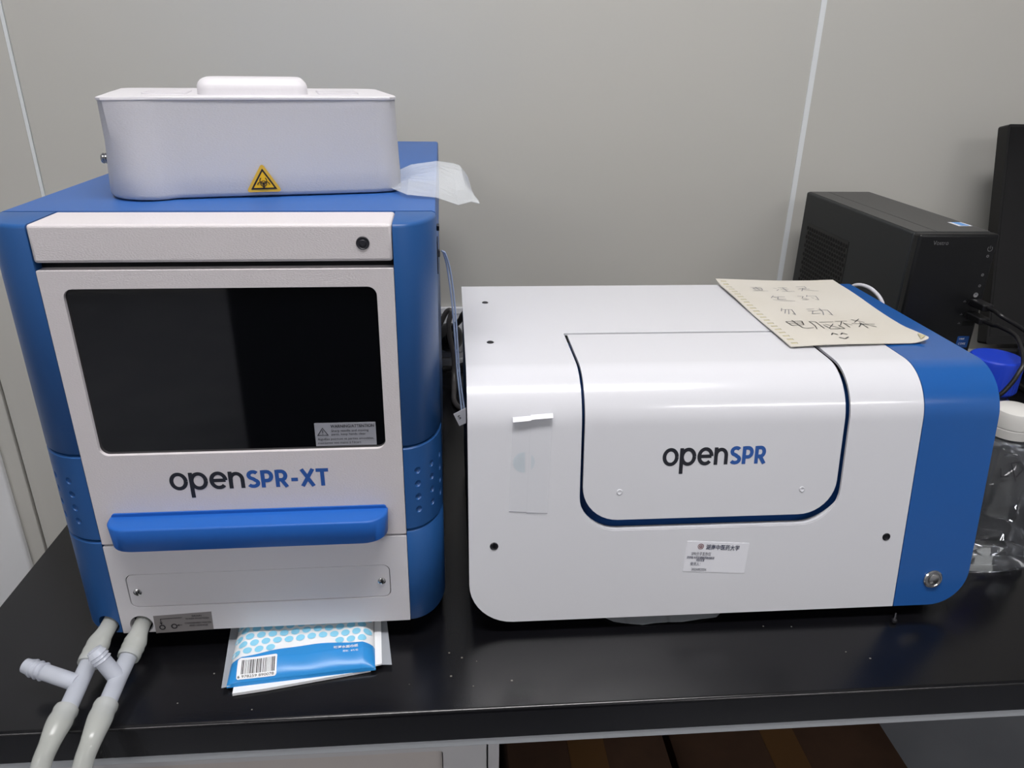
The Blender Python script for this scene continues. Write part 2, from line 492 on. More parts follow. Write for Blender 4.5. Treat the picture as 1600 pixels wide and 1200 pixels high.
t = thing('base_cabinet', 'white drawer cabinet under the left end of the worktop', 'cabinet', (-0.19, 0.75, FLOOR_Z))
box('carcass', -0.405, 0.031, 0.466, 1.10, FLOOR_Z, -0.0410, M['cabinet'], t, bevel=0.001)
box('corner_post', 0.0235, 0.0325, 0.452, 0.4655, FLOOR_Z+0.05, -0.0412, M['cabinet'], t)
d = sheet('drawer', rrect(-0.40, 0.022, -0.26, -0.0475, 0.002), [rrect(-0.36, -0.014, -0.24, -0.0595, 0.003)], front_map(0.452), 0.0135, M['cabinet'], t, bevel=0.0008)
box('drawer_panel', -0.359, -0.015, 0.457, 0.4655, -0.239, -0.0605, M['drawer'], d, label='beige inset drawer panel')
d = box('drawer', -0.40, 0.022, 0.452, 0.4655, -0.48, -0.266, M['cabinet'], t, bevel=0.001)
tube('handle', [(-0.25, 0.452, -0.37), (-0.25, 0.432, -0.37), (-0.13, 0.432, -0.37), (-0.13, 0.452, -0.37)], 0.004, M['steel'], d)
d = box('drawer', -0.40, 0.022, 0.452, 0.4655, FLOOR_Z+0.05, -0.486, M['cabinet'], t, bevel=0.001)
tube('handle', [(-0.25, 0.452, -0.60), (-0.25, 0.432, -0.60), (-0.13, 0.432, -0.60), (-0.13, 0.452, -0.60)], 0.004, M['steel'], d)

def carton(x0, x1, y0, y1, z1, label):
    t = thing('cardboard_box', label, 'cardboard box', ((x0+x1)/2, (y0+y1)/2, FLOOR_Z), group='cartons under the bench')
    ym = (y0+y1)/2
    box('body', x0, x1, y0, y1, FLOOR_Z, z1-0.004, M['carton'], t, bevel=0.003)
    box('flap', x0+.001, x1-.001, y0+.001, ym-0.001, z1-0.0038, z1, M['carton'], t, bevel=0.001)
    box('flap', x0+.001, x1-.001, ym+0.001, y1-.001, z1-0.0038, z1, M['carton'], t, bevel=0.001)
    box('packing_tape', (x0+x1)/2-0.024, (x0+x1)/2+0.024, y0+0.002, y1-0.002, z1+0.0001, z1+0.0005, M['carton_tape'], t)
carton(0.06, 0.27, 0.62, 0.98, -0.36, 'brown cardboard box under the bench beside the white cabinet')
carton(0.29, 0.60, 0.64, 0.98, -0.40, 'wider brown cardboard box under the bench farther from the white cabinet')

# ------------------------------------------------------------------ tall instrument (left)
XW0, XW1 = -0.2785, -0.0405           # white front panels
XL, XR = -0.3185, -0.0105             # outer sides
YF, YS = 0.518, 0.5635                # front plane, seam to the rear body
ZB, ZT = 0.0205, 0.3615
xt = thing('autosampler', 'tall white and blue bench instrument with dark window and blue handle', 'lab instrument', (-0.1645, YF, 0.0), math.radians(0.5))
box('rear_body', XL+.0015, XR-.0015, YS+.0015, 1.045, ZB+.002, ZT-0.012, M['xt_blue'], xt)
# folded top cover: a plate with turned-down sides
prof = [(XL, ZT-0.06), (XL, ZT-0.003), (XL+0.0008, ZT-0.0008), (XL+0.003, ZT), (XR-0.003, ZT), (XR-0.0008, ZT-0.0008), (XR, ZT-0.003), (XR, ZT-0.06), (XR-.0014, ZT-.06), (XR-.0014, ZT-.004), (XL+.0014, ZT-.004), (XL+.0014, ZT-.06)]
loft('top_cover', [[(p[0], y, p[1]) for p in prof] for y in (YS+0.0020, 1.05)], M['cover_blue'], xt)
for x in (XL+0.04, XR-0.04):
    for y in (0.605, 0.98):
        lathe('foot', [(0.012, 0.0), (0.013, 0.002), (0.013, ZB+0.002)], (x, y, 0), M['rubber'], xt, n=16)
# front carrier behind the panels
box('inner_frame', XW0-0.004, XW1+0.004, YF+0.0105, YS-0.0005, ZB+0.004, ZT-0.004, M['gap'], xt)
# header with its flat top strip
bm = box_bm(XW0, XW1, YF, YS-0.0006, 0.3355, ZT)
finish('header_panel', bm, M['xt_white'], xt, bevel=0.0022)
lathe('indicator_button', [(0.0046, -0.001), (0.0046, 0.0003), (0.0040, 0.0007), (0.0036, 0.0003), (0.0024, 0.0003), (0.0020, 0.0008), (0.0, 0.0008)], (-0.0605, YF-0.0001, 0.3485), M['button_dark'], xt, n=24, axis='y', label='small dark round button')
# door with window
ZD0, ZD1 = 0.1095, 0.3305
win = rrect(-0.2645, -0.0530, 0.1885, 0.3175, 0.0065)
sheet('door_panel', rrect(XW0, XW1, ZD0, ZD1, 0.0006, 2), [win], front_map(YF), 0.0095, M['xt_white'], xt, bevel=0.0012)
gl = sheet('window_pane', rrect(-0.2665, -0.0510, 0.1865, 0.3195, 0.006), [], front_map(YF+0.0030), 0.003, M['glass_dark'], xt, label='dark smoked window pane')
wf = front_map(YF+0.0028)
st = sheet('warning_label', rrect(-0.1060, -0.0600, 0.1906, 0.2102, 0.0003, 2), [], wf, 0.0002, M['sticker_grey'], xt, label='silver sticker with printed needle warning')
text('lettering', 'WARNING/ATTENTION', -0.0940, 0.2063, 0.0024, wf, M['ink'], st, width=0.0328, bold=0.012)
text('lettering', 'Sharp needle and moving', -0.0936, 0.2027, 0.0019, wf, M['ink'], st, width=0.0280)
text('lettering', 'parts, keep hands clear', -0.0936, 0.1997, 0.0019, wf, M['ink'], st, width=0.0258)
text('lettering', 'Aiguilles pointues et parties amovibles,', -0.1043, 0.1958, 0.0019, wf, M['ink'], st, width=0.0425)
text('lettering', 'maintenez vos mains à l\'écart', -0.1043, 0.1925, 0.0019, wf, M['ink'], st, width=0.0325)
ribbons('warning_triangle', [[(-0.1040, 0.1999), (-0.0962, 0.1999), (-0.1001, 0.2060), (-0.1040, 0.1999)], [(-0.1001, 0.2042), (-0.1001, 0.2017)], [(-0.1001, 0.2011), (-0.1001, 0.2005)]], 0.0005, wf, M['ink'], st, lift=0.0003)
logo('openSPR-XT', 4, -0.2180, -0.0980, 0.1572, 0.0150, front_map(YF), xt, (M['logo_black'], M['logo_blue']))
# lower panel with the inset access plate and the hose hole
sheet('lower_panel', rrect(XW0, XW1, ZB, ZD0-0.0022, (0.0006,)*4, 2), [circle(-0.2625, 0.0285, 0.0092, 28), rrect(-0.2672, -0.0556, 0.0465, 0.0795, 0.006)], front_map(YF), 0.0095, M['xt_smooth_white'], xt, bevel=0.0008)
pl = sheet('access_plate', rrect(-0.2666, -0.0562, 0.0471, 0.0789, 0.0055), [], front_map(YF+0.0004), 0.004, M['xt_smooth_white'], xt, bevel=0.0006)
for x, z in ((-0.2600, 0.0618), (-0.0628, 0.0628)):
    s_ = lathe('screw', [(0.0033, 0.0), (0.0033, 0.0007), (0.0022, 0.0015), (0.0, 0.0018)], (x, YF+0.0004, z), M['steel'], pl, n=20, axis='y')
    ribbons('screw_slot', [[(x-0.0018, z-0.0008), (x+0.0018, z+0.0008)], [(x-0.0007, z+0.0018), (x+0.0007, z-0.0018)]], 0.0007, front_map(YF-0.0014), M['hole_black'], pl, lift=0.0001)
dl = sheet('drain_label', [(-0.2523, 0.0192), (-0.2053, 0.0206), (-0.2047, 0.0392), (-0.2519, 0.0372)], [], front_map(YF-0.0002), 0.0002, M['sticker_dgrey'], xt, label='grey sticker showing the two drain ports')
df = front_map(YF-0.0002)
ribbons('diagram_line', [[(-0.2290, 0.0345), (-0.2465, 0.0339), (-0.2465, 0.0283)], [(-0.2300, 0.0268), (-0.2340, 0.0267)]], 0.0005, df, M['ink'], dl, lift=0.0002)
ribbons('diagram_line', [[(-0.2474, 0.0304), (-0.2465, 0.0282), (-0.2456, 0.0304)], [(-0.2322, 0.0274), (-0.2342, 0.0267), (-0.2322, 0.0260)]], 0.0005, df, M['ink'], dl, lift=0.0002)
ribbons('diagram_ring', [circle(-0.2462, 0.0252, 0.0021, 20) + [circle(-0.2462, 0.0252, 0.0021, 20)[0]], circle(-0.2365, 0.0258, 0.0021, 20) + [circle(-0.2365, 0.0258, 0.0021, 20)[0]]], 0.0010, df, M['ink'], dl, lift=0.0002)
text('lettering', 'DRAIN', -0.2170, 0.0350, 0.0016, df, M['ink'], dl, width=0.0076, align='CENTER', bold=0.01)
text('lettering', 'WASH POSITION', -0.2170, 0.0323, 0.0016, df, M['ink'], dl, width=0.0190, align='CENTER', bold=0.01)
text('lettering', 'CONDENSED WATER', -0.2168, 0.0278, 0.0016, df, M['ink'], dl, width=0.0216, align='CENTER', bold=0.01)
text('lettering', 'AND LEAKAGE', -0.2168, 0.0251, 0.0016, df, M['ink'], dl, width=0.0150, align='CENTER', bold=0.01)
# blue corner posts, each in three lengths; the middle one is dimpled
def post_ring(side, z, inset=0.0):
    cx_ = XW0 - 0.0004 if side < 0 else XW1 + 0.0004
    rx = (cx_ - XL) if side < 0 else (XR - cx_)
    ry = YS - 0.0008 - YF
    rx -= inset; ry2 = ry - inset
    pts = []
    for k in range(25):
        a = 0.5*PI*k/24
        pts.append((cx_ + side*rx*math.sin(a), YS-0.0008 - ry2*math.cos(a), z))
    pts.append((cx_, YS-0.0008, z))
    return pts if side > 0 else list(reversed(pts))
def carve(o, cutters):
    for c in cutters:
        md = o.modifiers.new('dimple', 'BOOLEAN'); md.operation = 'DIFFERENCE'; md.object = c; md.solver = 'EXACT'
    dg = bpy.context.evaluated_depsgraph_get(); dg.update()
    me = bpy.data.meshes.new_from_object(o.evaluated_get(dg))
    bm = bmesh.new(); bm.from_mesh(me)
    for f in bm.faces: f.smooth = True
    for e in bm.edges:
        if len(e.link_faces) == 2: e.smooth = e.calc_face_angle(0) < 0.22
    bm.to_mesh(me); bm.free()
    old = o.data; o.modifiers.clear(); o.data = me; me.name = old.name
    for c in cutters: bpy.data.objects.remove(c)
def cutter(center, r, parent, n=12):
    bm = bmesh.new(); bmesh.ops.create_uvsphere(bm, u_segments=n, v_segments=n//2+2, radius=r)
    bmesh.ops.translate(bm, verts=bm.verts, vec=center)
    return finish('cutter', bm, M['xt_blue'], parent)
for side in (-1, 1):
    for z0, z1, kind in ((ZB, 0.1115, 'low'), (0.1130, 0.1880, 'mid'), (0.1895, ZT, 'top')):
        b = 0.0012
        zr = [(z0, b), (z0+b, 0.0), (z1-b, 0.0), (z1, b)]
        if kind == 'top': zr = [(z0, b), (z0+b, 0.0), (z1-0.003, 0.0), (z1-0.0010, 0.0008), (z1, 0.003)]
        o = loft('corner_post', [post_ring(side, z, i_) for z, i_ in zr], M['xt_blue'], xt, smooth=0.8)
        cuts = []
        if kind == 'mid':
            cx_ = XW0 if side < 0 else XW1
            rx = (cx_ - XL) if side < 0 else (XR - cx_)
            ry = YS - YF
            for ang in (0.37, 0.80, 1.20):
                for z in (0.1305, 0.1425, 0.1545, 0.1665):
                    px = cx_ + side*rx*math.sin(ang); py = YS - ry*math.cos(ang)
                    nx, ny = side*math.sin(ang)/rx, -math.cos(ang)/ry
                    l = math.hypot(nx, ny); R_ = 0.0032
                    cuts.append(cutter((px + nx/l*0.0012, py + ny/l*0.0012, z), R_, xt))
        if kind == 'low' and side < 0:
            bm = bmesh.new()
            bmesh.ops.create_cone(bm, cap_ends=True, segments=28, radius1=0.0092, radius2=0.0092, depth=0.05, matrix=Matrix.Translation((-0.2895, YF, 0.0285)) @ Matrix.Rotation(PI/2, 4, 'X'))
            cuts.append(finish('cutter', bm, M['gap'], xt))
        if cuts: carve(o, cuts)
# handle bar: rounded in plan
hp = [(-0.2675, YF-0.0002), (-0.2675, YF-0.004)]
r_ = 0.017
hp += [(-0.2675 + r_ - r_*math.cos(a), YF-0.004 - (r_-0.0005)*math.sin(a)) for a in [0.5*PI*k/8 for k in range(1, 9)]]
hp += [(-0.0540 - r_ + r_*math.sin(a), YF-0.004 - (r_-0.0005)*math.cos(a)) for a in [0.5*PI*k/8 for k in range(0, 8)]]
hp += [(-0.0540, YF-0.004), (-0.0540, YF-0.0002)]
def hscale(p, k): return (p[0] + (k if p[0] < -0.16 else -k)*(1 if p[1] < YF-0.001 else 1), p[1] + (k if p[1] < YF-0.003 else 0))
HZ0, HZ1 = 0.1140, 0.1355
loft('pull_handle', [[(*hscale(p, k), z) for p in hp] for z, k in ((HZ0, 0.0026), (HZ0+0.0014, 0.0010), (HZ1-0.0014, 0.0), (HZ1-0.0004, 0.0006), (HZ1, 0.0016))], M['handle_blue'], xt, smooth=0.9)
sheet('handle_flange', rrect(-0.2660, -0.0552, HZ1-0.004, 0.1382, 0.0025), [], front_map(YF-0.0016), 0.0014, M['handle_blue'], xt)
box('side_catch', XR, XR+0.0022, 0.572, 0.580, 0.3450, 0.3490, M['dark_steel'], xt, bevel=0.0005)
box('side_slot', XR, XR+0.0006, 0.570, 0.590, 0.312, 0.337, M['gap'], xt)
box('tube_outlet', XR+0.0001, XR+0.0020, 0.614, 0.620, 0.314, 0.320, M['button_dark'], xt, bevel=0.001)

# ------------------------------------------------------------------ white cover standing on the tall instrument
LZ0, LZ1 = 0.3640, 0.4365
lo_ = [(-0.0600, 0.6412), (-0.1055, 0.6313), (-0.1541, 0.6218), (-0.2020, 0.6125), (-0.2115, 0.6103), (-0.2180, 0.6052), (-0.2265, 0.6010), (-0.2360, 0.6005), (-0.2480, 0.6045),
       (-0.2575, 0.6125), (-0.2640, 0.6230), (-0.2685, 0.6380), (-0.2740, 0.6640), (-0.2880, 0.7330), (-0.2850, 0.7440), (-0.2750, 0.7480), (-0.0880, 0.7860), (-0.0760, 0.7850), (-0.0690, 0.7760), (-0.0440, 0.6680), (-0.0420, 0.6560), (-0.0470, 0.6470)]
lc = Vector((-0.16, 0.685))
def grow(p, d_):
    v = Vector(p)-lc; return (lc + v*(1 + d_/v.length))
def lring(d_, z, src=lo_): return [(*grow(p, d_), z) for p in src]
lt_ = [(-0.0580, 0.6395), (-0.1055, 0.6300), (-0.1541, 0.6205), (-0.2020, 0.6100), (-0.2115, 0.6072), (-0.2180, 0.6050), (-0.2265, 0.6010), (-0.2370, 0.5960), (-0.2465, 0.5930),
       (-0.2515, 0.5975), (-0.2545, 0.6100), (-0.2595, 0.6300), (-0.2680, 0.6620), (-0.2855, 0.7330), (-0.2830, 0.7420), (-0.2740, 0.7460), (-0.0880, 0.7840), (-0.0770, 0.7830), (-0.0700, 0.7750), (-0.0445, 0.6620), (-0.0435, 0.6520), (-0.0475, 0.6440)]
def lmix(t, d_, z): return lring(d_, z, [Vector(a)*(1-t) + Vector(b)*t for a, b in zip(lo_, lt_)])
cov = thing('instrument_cover', 'white plastic cover with biohazard sticker standing on the tall instrument', 'cover', (-0.16, 0.685, ZT))
loft('body', [lmix(0, -0.0020, ZT+0.0010), lmix(0, 0.0, ZT+0.0022), lmix(0, 0.0008, ZT+0.0045), lmix(0.15, 0.0006, 0.380), lmix(0.5, 0.0, 0.405), lmix(0.85, 0.0, 0.425), lmix(1, 0.0, LZ1-0.0022)], M['lid_white'], cov, smooth=0.75)
loft('top_plate', [lmix(1, 0.0004, LZ1-0.0024), lmix(1, 0.0010, LZ1-0.0020), lmix(1, 0.0010, LZ1-0.0006), lmix(1, 0.0004, LZ1)], M['xt_smooth_white'], cov, smooth=0.5)
yaw = math.radians(11.6)
def cv(u, v): return (-0.1525 + u*math.cos(yaw) - v*math.sin(yaw), 0.645 + u*math.sin(yaw) + v*math.cos(yaw))
def hring(du, dv, z):
    pts = rrect(-0.0420+du, 0.0420-du, 0.0+dv, 0.060-dv, 0.012-0.3*du, 5)
    return [(*cv(*p), z) for p in pts]
loft('top_grip', [hring(0.0, 0.0, LZ1), hring(0.0002, 0.0002, LZ1+0.004)] + [hring(0.0072*(1-math.cos(a)), 0.009*(1-math.cos(a)), LZ1+0.004+0.0082*math.sin(a)) for a in (0.3, 0.6, 0.9, 1.2, 1.4, 1.57)], M['xt_smooth_white'], cov, smooth=1.0)
for u0, u1 in ((-0.082, -0.050), (0.050, 0.082)):
    for k in range(5):
        v0 = 0.008 + k*0.011
        pts = [cv(*p) for p in rrect(u0, u1, v0, v0+0.0055, 0.0025, 4)]
        loft('vent_rib', [[(*p, z) for p in pts] for z in (LZ1, LZ1+0.0012)], M['xt_smooth_white'], cov)
lathe('side_fitting', [(0.0040, 0.004), (0.0040, -0.003), (0.0030, -0.004), (0.0042, -0.005), (0.0030, -0.006), (0.0042, -0.007), (0.0030, -0.008), (0.0042, -0.009), (0.0038, -0.010), (0.0, -0.010)], (-0.2720, 0.660, 0.3862), M['steel'], cov, n=16, axis='x', label='small ribbed metal fitting')
# biohazard sticker on the front face
fd = Vector((0.0600-0.2020, 0.6412-0.6125)).normalized()
fd = Vector((-0.0600+0.2020, 0.6412-0.6125)).normalized(); fn = Vector((fd.y, -fd.x))
def lidmap(a, b, off):
    p = Vector((-0.1470, 0.6218+0.0012)) + fd*a + fn*(0.0026 + off)
    return (p.x, p.y, b)
def tri(r, zc, rc):
    pts = []
    for k in range(3):
        a = PI/2 + 2*PI*k/3
        for j in range(5):
            b = a - PI/3 + 2*PI/3*j/4
            pts.append((r*math.cos(a) + rc*math.cos(b), zc + r*math.sin(a)*0.93 + rc*math.sin(b)))
    return pts
ZC = 0.3735
bs = sheet('biohazard_label', tri(0.0126, ZC, 0.0016), [], lidmap, 0.0003, M['yellow_edge'], cov, label='yellow triangular biohazard sticker')
T_ = tri(0.0098, ZC, 0.0001)
sheet('triangle_border', tri(0.0110, ZC, 0.0002), [tri(0.0086, ZC, 0.0002)], lambda a, b, off: lidmap(a, b, off+0.0003), 0.0002, M['ink'], bs)
sheet('triangle_field', tri(0.0086, ZC, 0.0002), [], lambda a, b, off: lidmap(a, b, off+0.0002), 0.0001, M['yellow'], bs)
lines = []
for k in range(3):
    a = PI/2 + 2*PI*k/3
    c_ = (0.0024*math.cos(a), ZC - 0.0010 + 0.0024*math.sin(a))
    lines.append(arc(c_[0], c_[1], 0.0026, math.degrees(a)-90-58+90+95, math.degrees(a)+360-37, 14))
ribbons('biohazard_symbol', lines, 0.00065, lidmap, M['ink'], bs, lift=0.0007)
c0 = circle(0, ZC-0.0010, 0.0022, 20)
ribbons('biohazard_ring', [c0 + [c0[0]]], 0.0005, lidmap, M['ink'], bs, lift=0.0007)

# clear film sticking out from behind the cover
bm = bmesh.new()
rows = 10; grid = []
cen = [((-0.060, 0.690), (-0.052, 0.650)), ((-0.0345, 0.700), (-0.0345, 0.6180)), ((-0.0120, 0.706), (-0.0110, 0.6130)), ((0.0025, 0.700), (0.0060, 0.6020)), ((0.0085, 0.690), (0.0165, 0.6040)), ((0.0135, 0.655), (0.0230, 0.6010))]
zz = [(0.3660, 0.3640), (0.3775, 0.3660), (0.3815, 0.3640), (0.3785, 0.3580), (0.3770, 0.3600), (0.3740, 0.3590)]
for (pb, pf), (zb, zf) in zip(cen, zz):
    row = []
    for k in range(rows+1):
        s = k/rows
        row.append(bm.verts.new((pb[0]+(pf[0]-pb[0])*s, pb[1]+(pf[1]-pb[1])*s, zb+(zf-zb)*s + 0.0018*math.sin(7*s+pb[0]*90))))
    grid.append(row)
for a, b in zip(grid[:-1], grid[1:]):
    for k in range(rows): bm.faces.new([a[k], a[k+1], b[k+1], b[k]])
film = finish('clear_film', bm, M['clear_film'], None, smooth=None, flip_check=False)
md = film.modifiers.new('thickness', 'SOLIDIFY'); md.thickness = 0.0003
rest_at(film, (-0.03, 0.66, ZT+0.002)); tag(film, 'crumpled clear plastic film sticking out beside the white cover', 'plastic film')

# ------------------------------------------------------------------ wide instrument (right)
SX0, SXB, SX1 = 0.0105, 0.3960, 0.4632
SL = 0.1785; SR = 0.045; SA = math.radians(82.6); STOP = SL + SR*SA
def spr(a, s, off):
    if s <= SL:
        y, z = 0.52 + 0.0234*s/SL, 0.013 + 0.177*s/SL; ny, nz = -math.cos(math.radians(7.4)), math.sin(math.radians(7.4))
    elif s <= STOP:
        g = math.radians(7.4) + (s-SL)/SR
        y, z = 0.588 - SR*math.cos(g), 0.1845 + SR*math.sin(g); ny, nz = -math.cos(g), math.sin(g)
    else:
        y, z = 0.588 + (s-STOP), 0.2295; ny, nz = 0.0, 1.0
    return (a, y + ny*off, z + nz*off)
def spr_off(d_): return lambda a, s, off: spr(a, s, off + d_)
SEND = STOP + 0.232
LEV = [SL + SR*SA*k/14 for k in range(0, 15)]
sp = thing('benchtop_analyser', 'wide low white instrument with curved front door and blue end', 'lab instrument', (0.237, 0.67, 0.0))
opening = rrect(0.1038, 0.3312, 0.0848, 0.3172, (0.033, 0.033, 0.001, 0.001), 10)
sheet('shell', rrect(SX0, SXB-0.0004, 0.0, SEND, (0.038, 0.0004, 0.0004, 0.0004), 10), [opening], spr, 0.0022, M['spr_white'], sp, levels=LEV, label='glossy white wrap-over shell')
sheet('end_shell', rrect(SXB+0.0004, SX1, 0.0, SEND, (0.0004, 0.034, 0.0004, 0.0004), 10), [], spr, 0.0022, M['spr_blue'], sp, levels=LEV, label='glossy blue wrap-over end')
sheet('door_recess', rrect(0.094, 0.340, 0.070, 0.330, 0.02), [], spr_off(-0.014), 0.002, M['spr_recess'], sp, levels=LEV)
lip_out = [p for p in opening if p[1] < 0.112]
def lip_inset(p):
    k = 0.0012*min(1.0, max(0.02, (0.110-p[1])/0.018)); c_ = Vector((min(max(p[0], 0.1368), 0.2982), 0.1178)); v = c_ - Vector(p)
    return tuple(Vector(p) + v.normalized()*k)
sheet('opening_lip', lip_out + [lip_inset(p) for p in reversed(lip_out)], [], lambda a, q, off: spr(a, q, -0.0003 + off*min(1.0, max(0.02, (0.111-q)/0.022))), 0.0060, M['spr_white'], sp)
dr = sheet('door', rrect(0.1064, 0.3268, 0.0950, 0.3135, (0.031, 0.031, 0.001, 0.001), 10), [], spr_off(0.0), 0.0030, M['spr_white'], sp, levels=LEV, label='glossy white curved door')
# inner core with the side walls set in from the shell
core = [(0.560, 0.016), (0.545, 0.055), (0.5620, 0.170)] + [(0.588 - 0.0235*math.cos(g), 0.1845 + 0.0235*math.sin(g)) for g in (0.4, 0.8, 1.2)] + [(0.600, 0.2060), (0.817, 0.2060), (0.817, 0.016)]
loft('chassis', [[(x, p[0], p[1]) for p in core] for x in (SX0+0.0035, SX1-0.0035)], M['dark_board'], sp, smooth=None)
for x in (SX0+0.0008, SX1-0.0030):
    loft('side_panel', [[(xx, p[0], p[1]) for p in ((0.545, 0.060), (0.5650, 0.185), (0.600, 0.2235), (0.8185, 0.2235), (0.8185, 0.018), (0.58, 0.018))] for xx in (x, x+0.0022)], M['button_dark'], sp)
for x in (0.05, 0.42):
    for y in (0.58, 0.78):
        lathe('foot', [(0.012, 0.0), (0.013, 0.003), (0.013, 0.0165)], (x, y, 0), M['rubber'], sp, n=16)
def screw_on(x, s, r=0.0036):
    p0 = Vector(spr(x, s, 0)); nrm = (Vector(spr(x, s, 1)) - p0).normalized()
    u = Vector((1, 0, 0)); v = nrm.cross(u)
    rings = []
    for rr, h in ((r, -0.0005), (r, 0.0003), (r*0.82, 0.0007), (r*0.62, 0.0003), (0.00005, 0.0002)):
        rings.append([p0 + u*rr*math.cos(2*PI*k/20) + v*rr*math.sin(2*PI*k/20) + nrm*h for k in range(20)])
    loft('screw', rings, M['dark_steel'], sp)
screw_on(0.0318, 0.0740); screw_on(0.3793, 0.0703)
screw_on(0.0344, STOP + 0.7593-0.588, 0.0033); screw_on(0.0337, STOP + 0.6399-0.588, 0.0033)
for x, s in ((0.1376, 0.1207), (0.2965, 0.1185)):
    p0 = Vector(spr(x, s, 0.0)); nrm = (Vector(spr(x, s, 1)) - p0).normalized(); u = Vector((1, 0, 0)); v = nrm.cross(u)
    loft('door_stud', [[p0 + u*rr*math.cos(2*PI*k/18) + v*rr*math.sin(2*PI*k/18) + nrm*h for k in range(18)] for rr, h in ((0.0026, -0.0002), (0.0026, 0.0003), (0.0020, 0.0007), (0.0012, 0.0003), (0.00005, 0.0003))], M['spr_white'], dr)
logo('openSPR', 4, 0.1730, 0.2618, 0.1432, 0.0156, spr_off(0.0), dr, (M['logo_black'], M['logo_blue']))
# steel power button
p0 = Vector(spr(0.4295, 0.0265, 0)); nrm = (Vector(spr(0.43, 0.0265, 1)) - p0).normalized(); u = Vector((1, 0, 0)); v = nrm.cross(u)
def disc_rings(prof): return [[p0 + u*rr*math.cos(2*PI*k/32) + v*rr*math.sin(2*PI*k/32) + nrm*h for k in range(32)] for rr, h in prof]
pb = loft('power_button', disc_rings(((0.0088, -0.0005), (0.0088, 0.0010), (0.0078, 0.0019), (0.0066, 0.0019), (0.0062, 0.0012), (0.00005, 0.0012))), M['steel'], sp, label='round steel power button')
loft('button_cap', disc_rings(((0.0052, 0.0011), (0.0050, 0.0017), (0.0044, 0.0020), (0.00005, 0.0021))), M['steel'], pb)
# asset sticker
def stk(a, b, off):      # sticker frame: slightly turned clockwise
    ca, sa = math.cos(-0.075), math.sin(-0.075)
    return spr(0.1970 + a*ca - b*sa, 0.0437 + a*sa + b*ca, off)
al = sheet('asset_label', rrect(0, 0.0560, 0, 0.0292, 0.0006, 3), [], lambda a, b, off: stk(a, b, off+0.0003), 0.0003, M['sticker_white'], sp, label='white paper asset sticker with crest and print')
lf = lambda a, b, off: stk(a, b, off+0.0003)
c1 = circle(0.0127, 0.0247, 0.0024, 20)
ribbons('crest', [c1 + [c1[0]]], 0.0006, lf, M['ink_red'], al, label='round maroon crest')
c2 = circle(0.0127, 0.0247, 0.0012, 14)
ribbons('crest', [c2 + [c2[0]], [(0.0119, 0.0245), (0.0135, 0.0245)]], 0.0006, lf, M['ink_red'], al)
text('lettering', '湖南中医药大学', 0.0175, 0.0224, 0.0038, lf, M['ink_navy'], al, width=0.0300, bold=0.012)
text('lettering', 'SPR分子互作仪', 0.0142, 0.0162, 0.0027, lf, M['ink_grey'], al, width=0.0175, align='CENTER', bold=0.01)
text('lettering', '药学院·中药及健康药物创新研', 0.0142, 0.0128, 0.0019, lf, M['ink_navy'], al, width=0.0245, align='CENTER', bold=0.012)
text('lettering', '究实验室', 0.0142, 0.0104, 0.0019, lf, M['ink_navy'], al, width=0.0074, align='CENTER', bold=0.012)
text('lettering', '使用人：', 0.0058, 0.0064, 0.0026, lf, M['ink_navy'], al, width=0.0090)
text('lettering', '2025002056', 0.0142, 0.0014, 0.0024, lf, M['ink_grey'], al, width=0.0135, align='CENTER', bold=0.01)
# two strips of clear tape with a lifted top edge, a round mark behind them
tp = [(0.0472, 0.0620, 0.1893, 0.1058), (0.0618, 0.0797, 0.1910, 0.1042)]
M['tape'] = mat('clear_tape', (235, 238, 243), 0.16, alpha=0.07)
M['tape_mark'] = mat('grey_mark', (196, 205, 212), 0.4)
for k, (x0, x1, s1, s0) in enumerate(tp):
    sk = lambda a, s, off, k=k: spr(a - (0.19-s)*0.035, s, off + 0.0002 + 0.0001*k)
    o = sheet('clear_tape', [(x0, s0), (x1, s0 - 0.001), (x1, s1), (x0, s1-0.001)], [], sk, 0.0001, M['tape'], sp, levels=LEV, label='strip of clear sticky tape')
    curl = []
    for h, ds in ((0.0002, 0.0), (0.0022, -0.0010), (0.0042, -0.0034)):
        curl.append([Vector(sk(x0, s1 - 0.001 + ds, h)), Vector(sk(x1, s1 + ds, h))])
    bm = bmesh.new(); vv = [[bm.verts.new(p) for p in r] for r in curl]
    for a, b in zip(vv[:-1], vv[1:]): bm.faces.new([a[0], a[1], b[1], b[0]])
    c_ = finish('curled_edge', bm, M['sticker_white'], o, smooth=None, flip_check=False)
    md = c_.modifiers.new('thickness', 'SOLIDIFY'); md.thickness = 0.0002
    ribbons('cut_edge', [[(x0, s0), (x1, s0-0.001)]], 0.0005, sk, M['ink_grey'], o, lift=0.0002)
sheet('round_mark', [p for p in circle(0.0565, 0.1496, 0.0090, 30) if p[0] < 0.0592], [], spr_off(0.0001), 0.00005, M['tape_mark'], sp, label='pale round adhesive mark')
sheet('round_mark', [p for p in circle(0.0565, 0.1496, 0.0090, 30) if p[0] > 0.0610], [], spr_off(0.0001), 0.00005, M['tape_mark'], sp)

